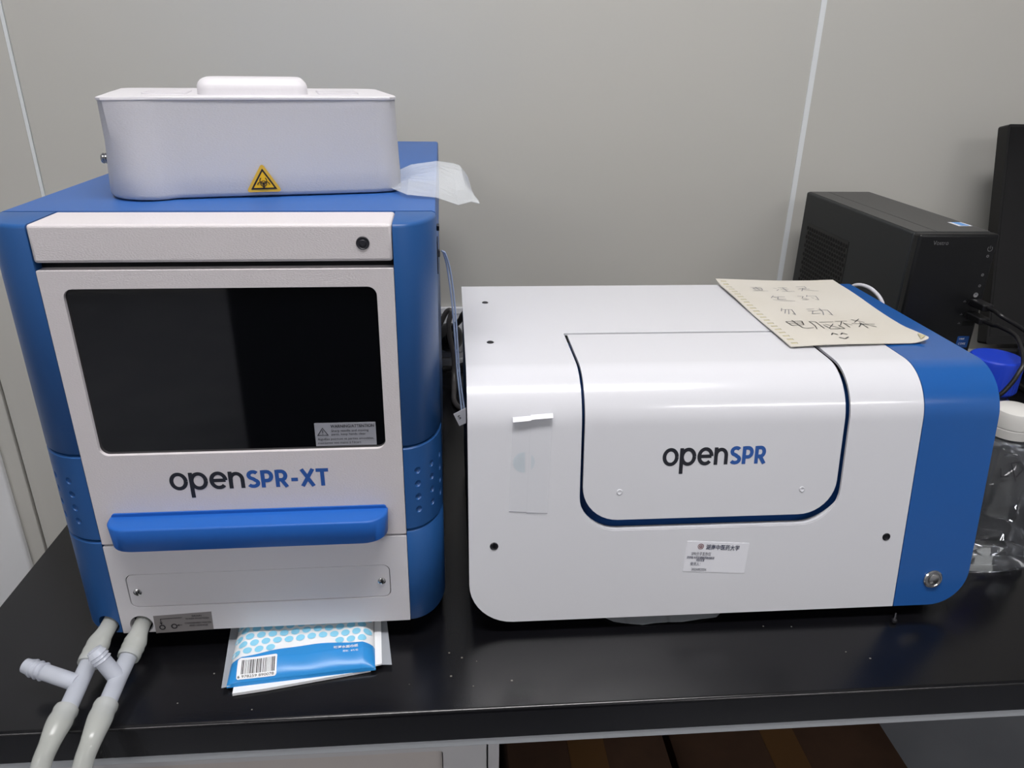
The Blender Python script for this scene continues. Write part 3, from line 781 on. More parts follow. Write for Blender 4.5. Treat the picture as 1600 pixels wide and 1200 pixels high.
# ------------------------------------------------------------------ notepad sheet lying on the wide instrument
pz = 0.2300
pc = [(0.3026, 0.6129), (0.4386, 0.6211), (0.4464, 0.8290), (0.3043, 0.8275)]
def pmap(a, b, off):                   # a, b in 0..1
    p = (Vector(pc[0])*(1-a) + Vector(pc[1])*a)*(1-b) + (Vector(pc[3])*(1-a) + Vector(pc[2])*a)*b
    z = pz + 0.0014 + 0.0008*math.sin(5*a+2*b) + 0.0006*math.sin(9*b+1)
    z += 0.0045*max(0, (a-0.86)/0.14)**2*max(0, (0.22-b)/0.22)**1.0 + 0.003*max(0, (b-0.9)/0.1)*max(0.2, 1-a)
    return (p.x, p.y, z + off)
ps = thing('notepad_sheet', 'cream spiral notepad sheet with handwriting lying on the white instrument', 'paper', (0.373, 0.72, pz))
holes = []
NP = 22
for k in range(NP):
    b = 0.035 + k*(0.93/(NP-1))
    holes.append([(0.028, b-0.008), (0.074, b-0.008), (0.074, b+0.008), (0.028, b+0.008)])
lv = [k/20 for k in range(1, 20)]; 
sheet('sheet', rrect(0, 1, 0, 1, (0.002, 0.02, 0.002, 0.002), 3), holes, pmap, 0.0006, M['paper'], ps, levels=lv, xlevels=[0.12, 0.25, 0.4, 0.55, 0.7, 0.8, 0.86, 0.9, 0.94, 0.97], smooth=0.5)
for k in range(NP):
    b = 0.035 + k*(0.93/(NP-1))
    sheet('punch_slot', [(0.028, b-0.008), (0.074, b-0.008), (0.074, b+0.008), (0.028, b+0.008)], [], lambda a, b_, off: pmap(a, b_, off-0.0004), 0.0001, M['perf'], ps)
sheet('folded_corner', [(0.945, 0.012), (0.992, 0.03), (0.975, 0.075)], [], lambda a, b, off: pmap(a, b, off+0.0012), 0.0004, M['perf'], ps)
# handwriting, sketched stroke by stroke on the sheet
def glyph(lines, ca, cb, wa, wb): return [[(ca + (p[0]-0.5)*wa, cb + (p[1]-0.5)*wb) for p in ln] for ln in lines]
dian = [[(0.12, 0.85), (0.18, 0.42)], [(0.12, 0.85), (0.85, 0.88), (0.72, 0.45), (0.18, 0.42)], [(0.15, 0.64), (0.78, 0.66)], [(0.46, 1.0), (0.50, 0.15), (0.66, 0.05), (1.0, 0.14)]]
nao = [[(0.10, 0.95), (0.10, 0.45), (0.0, 0.08)], [(0.10, 0.95), (0.32, 0.90), (0.30, 0.12)], [(0.44, 0.85), (1.0, 0.90)], [(0.55, 0.62), (0.90, 0.15)], [(0.88, 0.66), (0.50, 0.15)], [(0.46, 0.55), (0.50, 0.05), (1.05, 0.10), (1.0, 0.50)]]
bu = [[(0.05, 0.85), (0.95, 0.90)], [(0.55, 0.86), (0.05, 0.30)], [(0.50, 0.66), (0.50, 0.0)], [(0.55, 0.55), (0.9, 0.35)]]
sha = [[(0.30, 0.95), (0.80, 0.62)], [(0.78, 1.0), (0.25, 0.62)], [(0.0, 0.50), (1.2, 0.40)], [(0.52, 0.62), (0.52, 0.0)], [(0.50, 0.46), (0.12, 0.12)], [(0.55, 0.46), (1.05, 0.10)]]
wu = [[(0.30, 1.0), (0.05, 0.55)], [(0.25, 0.82), (0.85, 0.80), (0.70, 0.05), (0.55, 0.15)], [(0.45, 0.8), (0.10, 0.20)], [(0.65, 0.8), (0.30, 0.10)]]
dong = [[(0.05, 0.85), (0.42, 0.88)], [(0.0, 0.60), (0.48, 0.62)], [(0.24, 0.60), (0.05, 0.20), (0.45, 0.28)], [(0.52, 0.72), (0.98, 0.74), (0.90, 0.05), (0.78, 0.15)], [(0.70, 1.0), (0.66, 0.5), (0.48, 0.02)]]
g1 = [[(0.1, 0.9), (0.9, 0.95)], [(0.2, 0.7), (0.8, 0.72), (0.7, 0.3), (0.25, 0.3), (0.2, 0.7)], [(0.5, 1.0), (0.5, 0.3)], [(0.0, 0.15), (1.0, 0.1)]]
g2 = [[(0.0, 0.8), (0.2, 0.7)], [(0.0, 0.2), (0.25, 0.5)], [(0.35, 0.9), (0.95, 0.9)], [(0.4, 0.55), (0.9, 0.55)], [(0.65, 0.9), (0.65, 0.1)], [(0.3, 0.1), (1.1, 0.1)]]
g3 = [[(0.2, 0.95), (0.8, 0.95), (0.75, 0.6), (0.25, 0.6)], [(0.1, 0.45), (0.9, 0.45)], [(0.5, 0.6), (0.15, 0.05)], [(0.4, 0.35), (1.3, 0.0)]]
g4 = [[(0.3, 0.95), (0.0, 0.5)], [(0.2, 0.7), (0.9, 0.75)], [(0.5, 0.75), (0.3, 0.3), (0.8, 0.35)], [(0.0, 0.2), (0.4, 0.05), (1.2, 0.0)]]
g5 = [[(0.0, 0.8), (0.3, 0.75), (0.1, 0.4), (0.35, 0.35)], [(0.0, 0.1), (0.4, 0.2)], [(0.6, 1.0), (0.45, 0.65)], [(0.55, 0.8), (1.0, 0.8), (0.9, 0.1), (0.75, 0.2)], [(0.65, 0.55), (0.75, 0.4)]]
def write(name, items, m, w_):
    lines = []
    for it in items: lines += glyph(*it)
    f = lambda a, b, off: pmap(a, b, off)
    # keep stroke width even in space: the sheet is 0.137 x 0.212
    bm = ribbon_bm([[(p[0]*0.137, p[1]*0.212) for p in ln] for ln in lines], w_, lambda a, b, off: pmap(a/0.137, b/0.212, off), lift=0.0004)
    finish(name, bm, m, ps, smooth=None, flip_check=False)
write('handwriting', [(dian, 0.235, 0.265, 0.17, 0.13), (nao, 0.425, 0.250, 0.20, 0.13), (bu, 0.590, 0.270, 0.11, 0.11), (sha, 0.715, 0.275, 0.14, 0.14)], M['ink'], 0.0009)
write('handwriting', [(wu, 0.290, 0.460, 0.12, 0.10), (dong, 0.530, 0.460, 0.17, 0.11)], M['ink_grey'], 0.0008)
write('handwriting', [(g1, 0.270, 0.830, 0.12, 0.09), (g2, 0.470, 0.830, 0.13, 0.09), (g3, 0.650, 0.840, 0.12, 0.10)], M['ink_grey'], 0.0007)
write('handwriting', [(g4, 0.350, 0.670, 0.14, 0.09), (g5, 0.590, 0.680, 0.15, 0.09)], M['ink_grey'], 0.0007)
write('smile_drawing', [([[(0.0, 0.7), (0.2, 1.0), (0.42, 0.75)], [(0.60, 0.75), (0.8, 1.0), (1.0, 0.75)], [(0.25, 0.25), (0.5, 0.0), (0.85, 0.30)]], 0.430, 0.095, 0.12, 0.075)], M['ink'], 0.0012)

# ------------------------------------------------------------------ tissue pack half under the tall instrument
tyaw = math.radians(5.9)
TO = Vector((-0.1840, 0.4690)); TU = Vector((math.cos(tyaw), math.sin(tyaw))); TV = Vector((-math.sin(tyaw), math.cos(tyaw)))
TW, TD = 0.1165, 0.098
def pack_h(u, v):
    e = min(u, TW-u)/0.010; g = v/0.016; g2 = (TD-v)/0.016
    k = min(1, max(0, e))**0.5*min(1, max(0, g))**0.5*min(1, max(0, g2))**0.5
    return 0.0045 + 0.0095*k + 0.0004*math.sin(u*160+v*90)*k
def pk(u, v, off):
    u2 = u + 0.02*(0.05 - v)*(-1 if u < TW/2 else 1)*0.25
    p = TO + TU*u2 + TV*v
    return (p.x, p.y, pack_h(u, v) + off)
tis = thing('tissue_pack', 'blue and white dotted tissue pack half under the tall instrument', 'tissue pack', (-0.125, 0.51, 0.0))
bm = bmesh.new(); NU, NV = 80, 70
def gv(i, j): 
    return (TW*i/NU, TD*j/NV)
tg = [[bm.verts.new(pk(*gv(i, j), 0)) for j in range(NV+1)] for i in range(NU+1)]
bg = [[bm.verts.new((*pk(*gv(i, j), 0)[:2], 0.0035)) for j in range(NV+1)] for i in range(NU+1)]
for i in range(NU):
    for j in range(NV):
        bm.faces.new([tg[i][j], tg[i+1][j], tg[i+1][j+1], tg[i][j+1]])
        bm.faces.new([bg[i][j], bg[i][j+1], bg[i+1][j+1], bg[i+1][j]])
for i in range(NU):
    bm.faces.new([bg[i][0], bg[i+1][0], tg[i+1][0], tg[i][0]]); bm.faces.new([tg[i][NV], tg[i+1][NV], bg[i+1][NV], bg[i][NV]])
for j in range(NV):
    bm.faces.new([tg[0][j], tg[0][j+1], bg[0][j+1], bg[0][j]]); bm.faces.new([bg[NU][j], bg[NU][j+1], tg[NU][j+1], tg[NU][j]])
pkb = finish('wrapper', bm, M['pack_white'], tis, smooth=0.9)
def band_top(u): return 0.0215 + 0.0030*math.sin(u*42 - 0.9) + 0.002*(u/TW)
band = [(0.0, 0.0003), (TW, 0.0003)] + [(TW - TW*k/24, band_top(TW - TW*k/24)) for k in range(25)]
us = [TW*k/80 for k in range(1, 80)]
band_o = sheet('blue_band', band, [], lambda a, b, off: pk(a, b, off+0.0005), 0, M['pack_blue'], tis, levels=[0.001*k for k in range(1, 26)], xlevels=us, label='blue printed band', smooth=0.9)
lip = finish('band_edge', box_bm(0, 1, 0, 1, 0, 1), M['pack_blue'], tis)
bm = bmesh.new()
pts = []
for k in range(31):
    u = TW*k/30; p = pk(u, 0, 0); q = TO + TU*u - TV*0.0004
    pts.append((bm.verts.new((pk(u, 0.0003, 0.0005))), bm.verts.new((pk(u, -0.0004, 0)[0], pk(u, -0.0004, 0)[1], 0.0030))))
for a, b in zip(pts[:-1], pts[1:]): bm.faces.new([a[0], a[1], b[1], b[0]])
bpy.data.objects.remove(lip)
finish('band_edge', bm, M['pack_blue'], tis, flip_check=False)
bm = bmesh.new()
for r in range(9):
    v = 0.0275 + r*0.0082
    for c_ in range(14):
        u = 0.004 + c_*0.0093 + (0.00465 if r % 2 else 0)
        if u > TW-0.003 or v > TD-0.01 or v - 0.0034 < band_top(u): continue
        ring = [bm.verts.new(pk(u + 0.0036*math.cos(2*PI*k/14), v + 0.0036*math.sin(2*PI*k/14), 0.0005)) for k in range(14)]
        bm.faces.new(ring)
dots = finish('dot_print', bm, M['pack_dot'], tis, smooth=None, flip_check=False, label='pale blue printed dots'); dots['kind'] = 'stuff'
f3 = lambda a, b, off: pk(a, b, off+0.0009)
bc = sheet('barcode_patch', rrect(0.0075, 0.0385, 0.0015, 0.0185, 0.0018), [], f3, 0, M['pack_white'], tis, levels=[0.0015*k for k in range(2, 12)], xlevels=[0.01+0.004*k for k in range(7)], smooth=0.9)
bars, u = [], 0.0110
while u < 0.0365:
    w_ = random.choice((0.00025, 0.0004, 0.0006, 0.0008))
    bars.append((u, w_)); u += w_ + random.choice((0.0004, 0.0005, 0.0008))
bm = bmesh.new()
for u, w_ in bars:
    vs_ = [0.0045 + 0.0028*k for k in range(5)]
    col = [(bm.verts.new(pk(u, v, 0.0012)), bm.verts.new(pk(u+w_, v, 0.0012))) for v in vs_]
    for a, b in zip(col[:-1], col[1:]): bm.faces.new([a[0], a[1], b[1], b[0]])
finish('barcode', bm, M['ink'], bc, smooth=None, flip_check=False)
text('lettering', '6 978259 890078', 0.0085, 0.0021, 0.0017, lambda a, b, off: pk(a, b, off+0.0010), M['ink'], bc, width=0.0280)
text('lettering', '可湿水面巾纸', 0.0830, 0.0165, 0.0024, lambda a, b, off: pk(a, b, off+0.0010), M['pack_white'], tis, width=0.0200, bold=0.02)
text('lettering', '规格：8片/包', 0.0905, 0.0128, 0.0014, lambda a, b, off: pk(a, b, off+0.0010), M['pack_white'], tis, width=0.0125)
# clear sealed ends and the white sheet below
def tpt(u, v, z): p = TO + TU*u + TV*v; return (p.x, p.y, z)
for nm, q in (('sealed_end', [(-0.0040, -0.0010), (0.0, -0.0005), (0.0, TD), (-0.0085, TD)]), ('sealed_end', [(TW, 0.0045), (TW+0.0135, 0.0020), (TW+0.0090, TD), (TW, TD)])):
    loft(nm, [[tpt(u, v, z) for u, v in q] for z in (0.0042, 0.0046)], M['clear_fin'], tis, smooth=None, label='clear sealed wrapper end')
loft('end_fold', [[tpt(u, v, z) for u, v in ((TW, 0.0020), (TW+0.0055, 0.0030), (TW+0.0060, 0.09), (TW, 0.09))] for z in (0.0047, 0.0062)], M['pack_white'], tis, smooth=None)
loft('lower_fold', [[tpt(u, v, z) for u, v in ((0.0050, -0.0070), (0.030, -0.0060), (TW-0.004, 0.0008), (TW-0.004, 0.05), (0.0050, 0.05))] for z in (0.0006, 0.0032)], M['pack_white'], tis, smooth=None, label='white lower layer of the pack')

# ------------------------------------------------------------------ the two drain hoses with branch connectors
def hose(up, conn, low, branch, label):
    t = thing('drain_hose', label, 'hose', (up[0][0], up[0][1]-0.04, 0.0), group='drain hoses')
    tube('upper_hose', up, [0.0066, 0.0066, 0.0066, 0.0066, 0.0067, 0.0072, 0.0082, 0.0090, 0.0085, 0.0090, 0.0085, 0.0090, 0.0084], M['silicone'], t, n=20, smooth_n=5)
    c = tube('connector', conn, 0.0066, M['polyprop'], t, n=18)
    a, b = Vector(branch[0]), Vector(branch[1]); L = (b-a).length; dirv = (b-a).normalized()
    prof = [(0, .0064), (0.62, .0062), (0.64, .0073), (0.70, .0063), (0.72, .0063), (0.74, .0073), (0.80, .0063), (0.82, .0063), (0.84, .0072), (0.92, .0060), (1.0, .0056)]
    tube('branch', [a + dirv*L*s for s, _ in prof], [r for _, r in prof], M['polyprop'], c, n=20, bore=0.72, label='open barbed side branch')
    tube('lower_hose', low, [0.0085, 0.0090, 0.0084, 0.0090, 0.0085, 0.0078, 0.0071, 0.0068] + [0.0068]*13, M['silicone'], t, n=20, smooth_n=5)
hose([(-0.2893, 0.530, 0.0285), (-0.2893, 0.516, 0.0278), (-0.2913, 0.5050, 0.0250), (-0.2917, 0.4927, 0.0230), (-0.2922, 0.4823, 0.0210)],
     [(-0.2921, 0.488, 0.0220), (-0.2922, 0.470, 0.0190), (-0.2920, 0.4400, 0.0140)],
     [(-0.2925, 0.4440, 0.0150), (-0.2930, 0.4380, 0.0140), (-0.2938, 0.4280, 0.0120), (-0.2945, 0.4178, 0.0085), (-0.2975, 0.4085, 0.0000), (-0.2990, 0.4000, -0.0150), (-0.300, 0.3930, -0.040), (-0.300, 0.392, -0.10), (-0.300, 0.395, -0.2), (-0.300, 0.398, -0.34), (-0.300, 0.400, -0.50)],
     [(-0.2935, 0.4645, 0.0195), (-0.3360, 0.4775, 0.0270)], 'milky drain hose whose barbed side branch points out to the side')
hose([(-0.2625, 0.530, 0.0285), (-0.2625, 0.516, 0.0278), (-0.2626, 0.5050, 0.0250), (-0.2633, 0.4967, 0.0225), (-0.2640, 0.4880, 0.0205)],
     [(-0.2638, 0.4920, 0.0215), (-0.2648, 0.470, 0.0180), (-0.2650, 0.4420, 0.0140)],
     [(-0.2654, 0.4475, 0.0143), (-0.2656, 0.4410, 0.0135), (-0.2657, 0.4300, 0.0115), (-0.2660, 0.4170, 0.0080), (-0.2685, 0.4080, 0.0000), (-0.2705, 0.3995, -0.0150), (-0.271, 0.3930, -0.040), (-0.271, 0.392, -0.10), (-0.271, 0.395, -0.2), (-0.271, 0.398, -0.34), (-0.271, 0.400, -0.50)],
     [(-0.2656, 0.4689, 0.0190), (-0.2800, 0.4735, 0.0430)], 'milky drain hose whose barbed side branch rises steeply')

# ------------------------------------------------------------------ desktop computer and monitor
pc_t = thing('desktop_computer', 'slim black desktop computer standing upright beside the wall', 'computer', (0.5725, 0.95, 0.0))
PX0, PX1, PY0, PY1, PZ = 0.5245, 0.6200, 0.8030, 1.0950, 0.2910
box('case', PX0, PX1, PY0+0.013, PY1, 0.004, PZ-0.0006, M['pc_black'], pc_t, bevel=0.0025)
box('top_panel', PX0+0.030, PX1-0.002, PY0+0.016, PY1-0.003, PZ-0.0005, PZ, M['pc_top'], pc_t)
box('top_panel', PX0+0.003, PX0+0.0290, PY0+0.016, PY1-0.003, PZ-0.0005, PZ, M['pc_top'], pc_t)
fb = box('front_bezel', PX0, PX1, PY0, PY0+0.0125, 0.004, PZ, M['pc_front'], pc_t, bevel=0.003)
for y in (0.83, 1.07):
    box('foot', PX0+0.01, PX1-0.01, y-0.008, y+0.008, 0.0, 0.0042, M['rubber'], pc_t)
gr = box('vent_field', PX0-0.0004, PX0+0.001, 0.9500, 1.0760, 0.135, 0.2490, M['pc_front'], pc_t)
bm = bmesh.new(); ny_, nz_ = 17, 17
for j in range(nz_):
    for i in range(ny_):
        y = 0.9545 + i*0.0073 + (0.0036 if j % 2 else 0); z = 0.1395 + j*0.0064
        if y > 1.0725: continue
        ring = [bm.verts.new((PX0-0.0007, y + 0.0029*math.cos(PI/6+k*PI/3), z + 0.0029*math.sin(PI/6+k*PI/3))) for k in range(6)]
        ring2 = [bm.verts.new((PX0-0.0003, v_.co.y, v_.co.z)) for v_ in ring]
        bm.faces.new(ring)
        for k in range(6): bm.faces.new([ring[k], ring2[k], ring2[(k+1) % 6], ring[(k+1) % 6]])
vh = finish('vent_hole', bm, M['hole_black'], gr, smooth=None); vh['kind'] = 'stuff'
pf = front_map(PY0)
text('lettering', 'Vostro', 0.5420, 0.2792, 0.0048, pf, M['pc_text'], fb, width=0.0180)
ribbons('power_symbol', [arc(0.6115, 0.2745, 0.0028, 125, 415, 14), [(0.6115, 0.2745), (0.6115, 0.2782)]], 0.0007, pf, M['pc_text'], fb)
for z in (0.2660, 0.2440, 0.2310):
    c_ = circle(0.6110, z, 0.0012, 10); ribbons('indicator', [c_ + [c_[0]]], 0.0009, pf, M['pc_text'], fb)
lathe('audio_jack', [(0.0030, -0.0005), (0.0030, 0.0006), (0.0018, 0.0006), (0.0, 0.0002)], (0.6090, PY0, 0.2200), M['steel'], fb, n=16, axis='y')
for z in (0.2120, 0.1960, 0.1850):
    box('usb_port', 0.6020, 0.6165, PY0-0.0003, PY0+0.002, z-0.0030, z+0.0030, M['hole_black'], fb)
    ribbons('usb_symbol', [[(0.5960, z), (0.5995, z)], [(0.5970, z+0.0012), (0.5985, z+0.0012)]], 0.0006, pf, M['pc_text'], fb)
lb = sheet('processor_label', rrect(0.6010, 0.6155, 0.1545, 0.1690, 0.001), [], front_map(PY0-0.0003), 0.0003, M['label_intel'], fb, label='small blue processor sticker')
text('lettering', 'intel', 0.6032, 0.1650, 0.0022, front_map(PY0-0.0003), M['sticker_white'], lb, width=0.0060)
text('lettering', 'CORE', 0.6032, 0.1585, 0.0024, front_map(PY0-0.0003), M['sticker_white'], lb, width=0.0090)
tl = sheet('top_label', [(0.5990, 0.8480), (0.6160, 0.8480), (0.6160, 0.8700), (0.5990, 0.8700)], [], top_map(PZ+0.0003), 0.0003, M['sticker_white'], pc_t, label='white and blue sticker on the case top')
sheet('label_print', [(0.6030, 0.8490), (0.6130, 0.8490), (0.6130, 0.8690), (0.6030, 0.8690)], [], top_map(PZ+0.0005), 0.0002, M['label_blue'], tl)

mo = thing('monitor', 'black computer monitor on a stand beside the desktop computer', 'monitor', (1.03, 1.02, 0.0))
def mm(a, b, off):                    # a along x, b up the tilted panel, off towards the viewer
    tl_ = math.radians(14)
    return (0.7900 + a, 0.9920 + b*math.sin(tl_) - off*math.cos(tl_), 0.0850 + b*math.cos(tl_) + off*math.sin(tl_))
sheet('casing', rrect(0, 0.52, 0, 0.314, 0.004), [], mm, 0.020, M['monitor'], mo, bevel=0.0025)
sheet('screen', rrect(0.004, 0.516, 0.012, 0.310, 0.001), [], lambda a, b, off: mm(a, b, off+0.0004), 0.0004, M['screen'], mo)
box('stand_column', 0.905, 1.185, 1.035, 1.070, 0.012, 0.22, M['monitor'], mo, bevel=0.006)
box('stand_base', 0.880, 1.210, 0.93, 1.10, 0.0, 0.012, M['monitor'], mo, bevel=0.004)

def usb_cable(z, pts, label, dx):
    t = thing('usb_cable', label, 'cable', (0.609+dx, 0.80, 0.0))
    box('plug', 0.6025+dx, 0.6155+dx, PY0-0.026, PY0-0.0006, z-0.0040, z+0.0040, M['cable'], t, bevel=0.0015)
    tube('cord', [(0.609+dx, PY0-0.024, z)] + pts, 0.0023, M['cable'], t, n=10, smooth_n=6)
usb_cable(0.2120, [(0.609, 0.765, 0.212), (0.6105, 0.752, 0.2094), (0.6375, 0.748, 0.1948), (0.690, 0.752, 0.160), (0.76, 0.77, 0.11), (0.83, 0.79, 0.04), (0.86, 0.80, 0.0035), (0.95, 0.82, 0.0027)], 'black lead of the upper plug on the computer front', 0.0)
usb_cable(0.1960, [(0.608, 0.762, 0.197), (0.6060, 0.748, 0.2000), (0.6040, 0.718, 0.1990), (0.5860, 0.678, 0.1880), (0.5760, 0.6685, 0.1768), (0.5690, 0.6670, 0.1640), (0.5600, 0.6690, 0.1510), (0.5400, 0.685, 0.125), (0.5130, 0.715, 0.080), (0.5080, 0.735, 0.030), (0.5100, 0.750, 0.003), (0.512, 0.77, 0.0026)], 'black lead looping over the blue screw cap', 0.0)

# ------------------------------------------------------------------ bottles by the right end
gb = thing('reagent_bottle', 'glass reagent bottle with a blue screw cap beside the computer', 'bottle', (0.5860, 0.712, 0.0))
GX, GY = 0.5860, 0.715
lathe('glass_body', [(0.030, 0.0), (0.0365, 0.002), (0.0375, 0.006), (0.0375, 0.075), (0.0340, 0.092), (0.0235, 0.110), (0.0195, 0.118), (0.0195, 0.140), (0.0, 0.140)], (GX, GY, 0), M['glass'], gb)
lathe('pouring_collar', [(0.0210, 0.118), (0.0245, 0.120), (0.0250, 0.128), (0.0225, 0.130), (0.0, 0.130)], (GX, GY, 0), M['cap_blue'], gb)
bm_r = []
cp = [(0.0250, 0.1405), (0.0262, 0.143), (0.0262, 0.174), (0.0255, 0.1772), (0.0238, 0.1785), (0.0, 0.1785)]
rings = []
for r, h in cp:
    rings.append([(GX + (r + (0.0006*(k % 2) if 0.142 < h < 0.175 else 0))*math.cos(2*PI*k/72), GY + (r + (0.0006*(k % 2) if 0.142 < h < 0.175 else 0))*math.sin(2*PI*k/72), h) for k in range(72)] if r > 0 else [(GX + 1e-5*math.cos(2*PI*k/72), GY + 1e-5*math.sin(2*PI*k/72), h) for k in range(72)])
loft('screw_cap', rings, M['cap_blue'], gb, smooth=0.45, label='blue ribbed screw cap')

BX, BY = 0.5360, 0.6115
wbt = thing('square_bottle', 'clear square plastic bottle with white cap beside the blue end', 'bottle', (BX, BY, 0.0))
def sq_ring(hw, z, p=5.0, n=64, wob=0.0):
    pts = []
    for k in range(n):
        a = 2*PI*k/n; c_, s_ = math.cos(a), math.sin(a)
        r = hw/((abs(c_)**p + abs(s_)**p)**(1/p))
        r *= 1 + wob*math.sin(a*3 + z*160) + wob*0.7*math.sin(a*7 - z*210)
        pts.append((BX + r*c_, BY + r*s_, z))
    return pts
bp = []
for z, hw, p, wob in ((0.0005, 0.031, 6, 0), (0.002, 0.0365, 6, 0), (0.007, 0.0380, 6, 0.006), (0.014, 0.0376, 6, 0.012), (0.019, 0.0352, 5, 0.014), (0.024, 0.0376, 6, 0.012), (0.032, 0.0378, 6, 0.012), (0.037, 0.0354, 5, 0.014), (0.042, 0.0378, 6, 0.012),
                    (0.052, 0.0374, 6, 0.014), (0.062, 0.0366, 5, 0.016), (0.072, 0.0380, 5, 0.014), (0.084, 0.0380, 5, 0.012), (0.096, 0.0368, 4, 0.010), (0.106, 0.0338, 3.4, 0.006), (0.116, 0.0286, 2.8, 0.003), (0.126, 0.0222, 2.2, 0.0), (0.131, 0.0190, 2, 0), (0.164, 0.0172, 2, 0)):
    bp.append(sq_ring(hw, z, p, 64, wob))
loft('body', bp, M['pet'], wbt, smooth=1.2, label='creased clear plastic body')
lathe('neck_ring', [(0.0180, 0.1350), (0.0212, 0.1355), (0.0212, 0.1380), (0.0180, 0.1385)], (BX, BY, 0), M['pet'], wbt, n=40)
lathe('screw_cap', [(0.0185, 0.1400), (0.0200, 0.1404), (0.0200, 0.1490), (0.0197, 0.1494), (0.0197, 0.1500), (0.0200, 0.1504), (0.0196, 0.1610), (0.0180, 0.1655), (0.0150, 0.1672), (0.0, 0.1676)], (BX, BY, 0), M['cap_white'], wbt, n=48, label='white screw cap')
def bmap(a, b, off): return (a, BY - (0.0335 - (b-0.106)*0.55) - off, b)
ribbons('marker_writing', [[(0.5132, 0.1180), (0.5128, 0.1112), (0.5205, 0.1114)], [(0.5240, 0.1222), (0.5270, 0.1070)], [(0.5240, 0.1220), (0.5330, 0.1228), (0.5372, 0.1180), (0.5275, 0.1105)]], 0.0012, bmap, M['ink'], wbt, lift=0.0030, label='black marker letters')

# ------------------------------------------------------------------ wall socket, plug and cables behind the instruments
so = thing('wall_socket', 'white wall socket plate in the gap between the two instruments', 'socket', (-0.020, WALL_Y, 0.062))
sheet('plate', rrect(-0.066, 0.024, 0.022, 0.104, 0.004), [], front_map(WALL_Y-0.009), 0.0088, M['socket'], so, bevel=0.0015)
sheet('inner_frame', rrect(-0.058, 0.016, 0.030, 0.096, 0.003), [rrect(-0.056, 0.014, 0.032, 0.094, 0.003)], front_map(WALL_Y-0.0098), 0.0007, M['rail'], so)
pg = thing('power_plug', 'round black power plug in the white wall socket', 'plug', (-0.006, WALL_Y-0.03, 0.060))
lathe('plug_body', [(0.020, 0.0), (0.022, 0.004), (0.022, 0.016), (0.017, 0.026), (0.012, 0.032), (0.0, 0.034)], (-0.006, WALL_Y-0.0100, 0.060), M['cable'], pg, axis='y')
tube('cord', [(-0.007, WALL_Y-0.043, 0.060), (-0.006, WALL_Y-0.055, 0.080), (0.010, WALL_Y-0.060, 0.100), (0.0274, WALL_Y-0.065, 0.117), (0.10, WALL_Y-0.08, 0.10), (0.16, WALL_Y-0.1, 0.02), (0.2, WALL_Y-0.1, 0.005)], 0.0042, M['cable'], pg, n=12, smooth_n=6)
c_ = tube('power_cable', [(-0.06, 1.085, 0.0045), (-0.030, 1.075, 0.07), (-0.0104, 1.072, 0.115), (-0.0018, 1.068, 0.119), (-0.0060, 1.066, 0.100), (-0.0035, 1.066, 0.0733), (0.0009, 1.066, 0.0473), (0.0010, 1.062, 0.022), (0.0004, 1.040, 0.0065), (0.0006, 1.000, 0.0045), (0.012, 0.975, 0.0045), (0.040, 0.985, 0.0045), (0.09, 1.0, 0.0045)], 0.0038, M['cable_grey'], n=12, smooth_n=6)
rest_at(c_, (-0.02, 0.96, 0.0)); tag(c_, 'dark grey cable looping down in the gap between the instruments', 'cable')
c_ = tube('power_cable', [(-0.10, 1.100, 0.0045), (-0.04, 1.095, 0.012), (0.0, 1.09, 0.020), (0.03, 1.085, 0.030), (0.07, 1.08, 0.02), (0.12, 1.08, 0.0045)], 0.0040, M['cable'], n=12, smooth_n=6)
rest_at(c_, (0.0, 1.05, 0.0)); tag(c_, 'black cable crossing the bench low under the wall socket', 'cable')
c_ = tube('data_cable', [(0.455, 0.86, 0.003), (0.470, 0.855, 0.10), (0.4700, 0.842, 0.190), (0.4760, 0.835, 0.222), (0.4880, 0.810, 0.224), (0.4950, 0.790, 0.200), (0.4950, 0.78, 0.12), (0.4950, 0.78, 0.003)], 0.0022, M['cable_white'], n=10, smooth_n=8)
rest_at(c_, (0.478, 0.83, 0.0)); tag(c_, 'thin white cable arching behind the blue end of the instrument', 'cable')

def fine_tube(off, label):
    p = [(-0.0082+off*0.4, 0.617-off, 0.3195), (-0.0062+off*0.7, 0.617-off, 0.3165), (-0.0030+off, 0.6185, 0.300), (0.0002+off, 0.620, 0.268), (0.0026+off*0.85, 0.62, 0.2250), (0.0036+off*0.85, 0.612, 0.210), (0.0046+off*0.9, 0.598, 0.204), (0.0060+off, 0.580, 0.196), (0.0064+off, 0.5715, 0.1905)]
    t = tube('fine_tubing', p, 0.0008, M['tubing'], n=10, smooth_n=6)
    rest_at(t, p[0]); tag(t, label, 'tubing', group='fine tubes between the instruments')
fine_tube(0.0, 'thin clear blue tubing hanging between the two instruments')
fine_tube(0.0022, 'thin clear blue tubing hanging between the two instruments')
tg_ = thing('tube_tag', 'small white paper tag on the thin tubing', 'tag', (0.005, 0.57, 0.182))
sheet('paper_flag', [(-0.0006, 0.1925), (0.0042, 0.1812), (0.0098, 0.1838), (0.0098, 0.1980)], [], front_map(0.569), 0.0006, M['sticker_white'], tg_)
text('lettering', 'S', 0.0040, 0.1876, 0.0036, front_map(0.569), M['ink'], tg_, bold=0.01, rot=0.35)

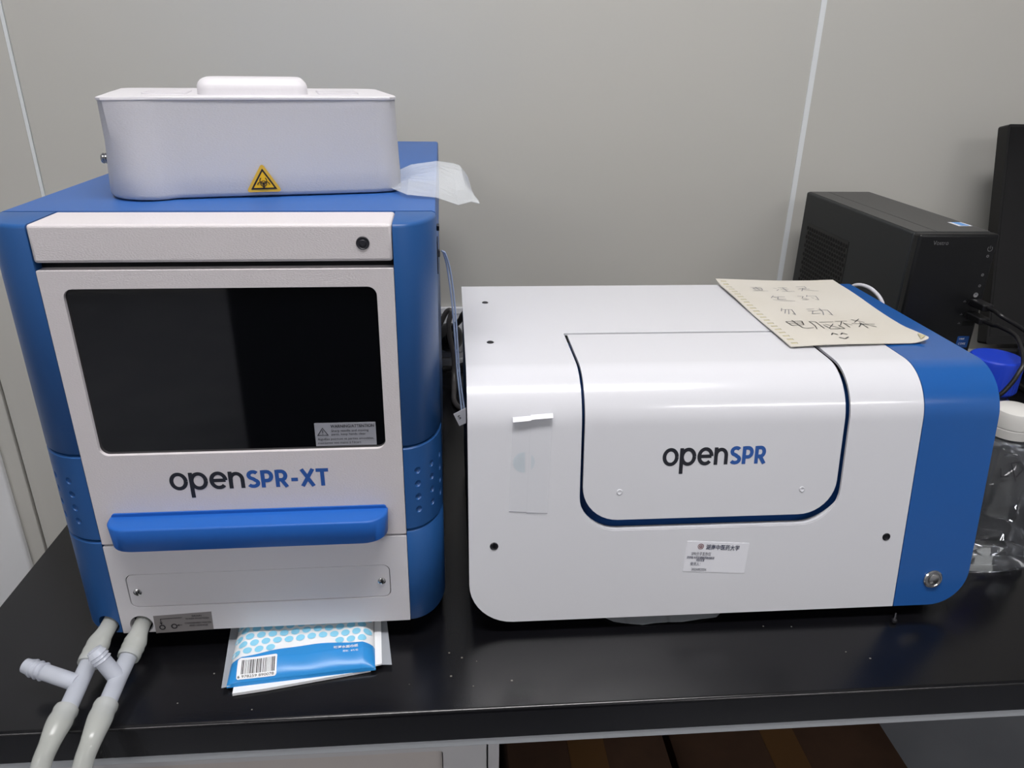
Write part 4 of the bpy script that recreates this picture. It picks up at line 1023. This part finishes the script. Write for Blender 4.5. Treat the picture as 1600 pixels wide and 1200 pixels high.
# ------------------------------------------------------------------ small things on the bench
bm = bmesh.new()
edge = [(0.120, 0.545), (0.140, 0.5275), (0.152, 0.5265), (0.166, 0.5230), (0.178, 0.5235), (0.190, 0.5262), (0.202, 0.5245), (0.220, 0.5262), (0.236, 0.530), (0.252, 0.545)]
va = [bm.verts.new((x, y, 0.0012 + 0.0012*math.sin(i*2.1))) for i, (x, y) in enumerate(edge)]
vb = [bm.verts.new((x, 0.60, 0.0010)) for x, y in edge]
for i in range(len(edge)-1): bm.faces.new([va[i], va[i+1], vb[i+1], vb[i]])
pbag = finish('plastic_bag', bm, M['clear_fin'], None, smooth=None, flip_check=False)
md = pbag.modifiers.new('thickness', 'SOLIDIFY'); md.thickness = 0.0004
rest_at(pbag, (0.186, 0.56, 0.0)); tag(pbag, 'flat clear plastic bag edge peeking from under the wide instrument', 'plastic bag')
sc_ = thing('loose_screw', 'small loose dark screw lying on the bench by the blue end', 'screw', (0.398, 0.516, 0.0))
hd = Vector((0.3945, 0.5115, 0.0030)); tip = Vector((0.4035, 0.5235, 0.0022)); dv = (tip-hd).normalized()
tube('head', [hd - dv*0.0012, hd, hd + dv*0.0012], [0.0014, 0.0030, 0.0026], M['dark_steel'], sc_, n=14)
tube('threaded_shank', [hd + dv*(0.0012 + 0.0008*k) for k in range(16)], [0.0015 if k % 2 else 0.0011 for k in range(15)] + [0.0004], M['dark_steel'], sc_, n=10)
bm = bmesh.new()
for k in range(16):
    x, y = random.choice(((-0.22, 0.47), (-0.03, 0.50), (-0.02, 0.48), (0.02, 0.47), (0.27, 0.50), (0.36, 0.47), (-0.16, 0.46)))
    x += random.uniform(-0.03, 0.03); y += random.uniform(-0.018, 0.02); s = random.uniform(0.00025, 0.0006)
    if -0.19 < x < -0.04 and y > 0.45: continue
    box_bm(x-s*1.4, x+s*1.4, y-s, y+s, 0.0, s*0.9, bm)
du = finish('crumbs', bm, M['dust'], None, smooth=None); rest_at(du, (0, 0.47, 0)); tag(du, 'tiny pale crumbs scattered on the black bench', 'crumbs', kind='stuff')
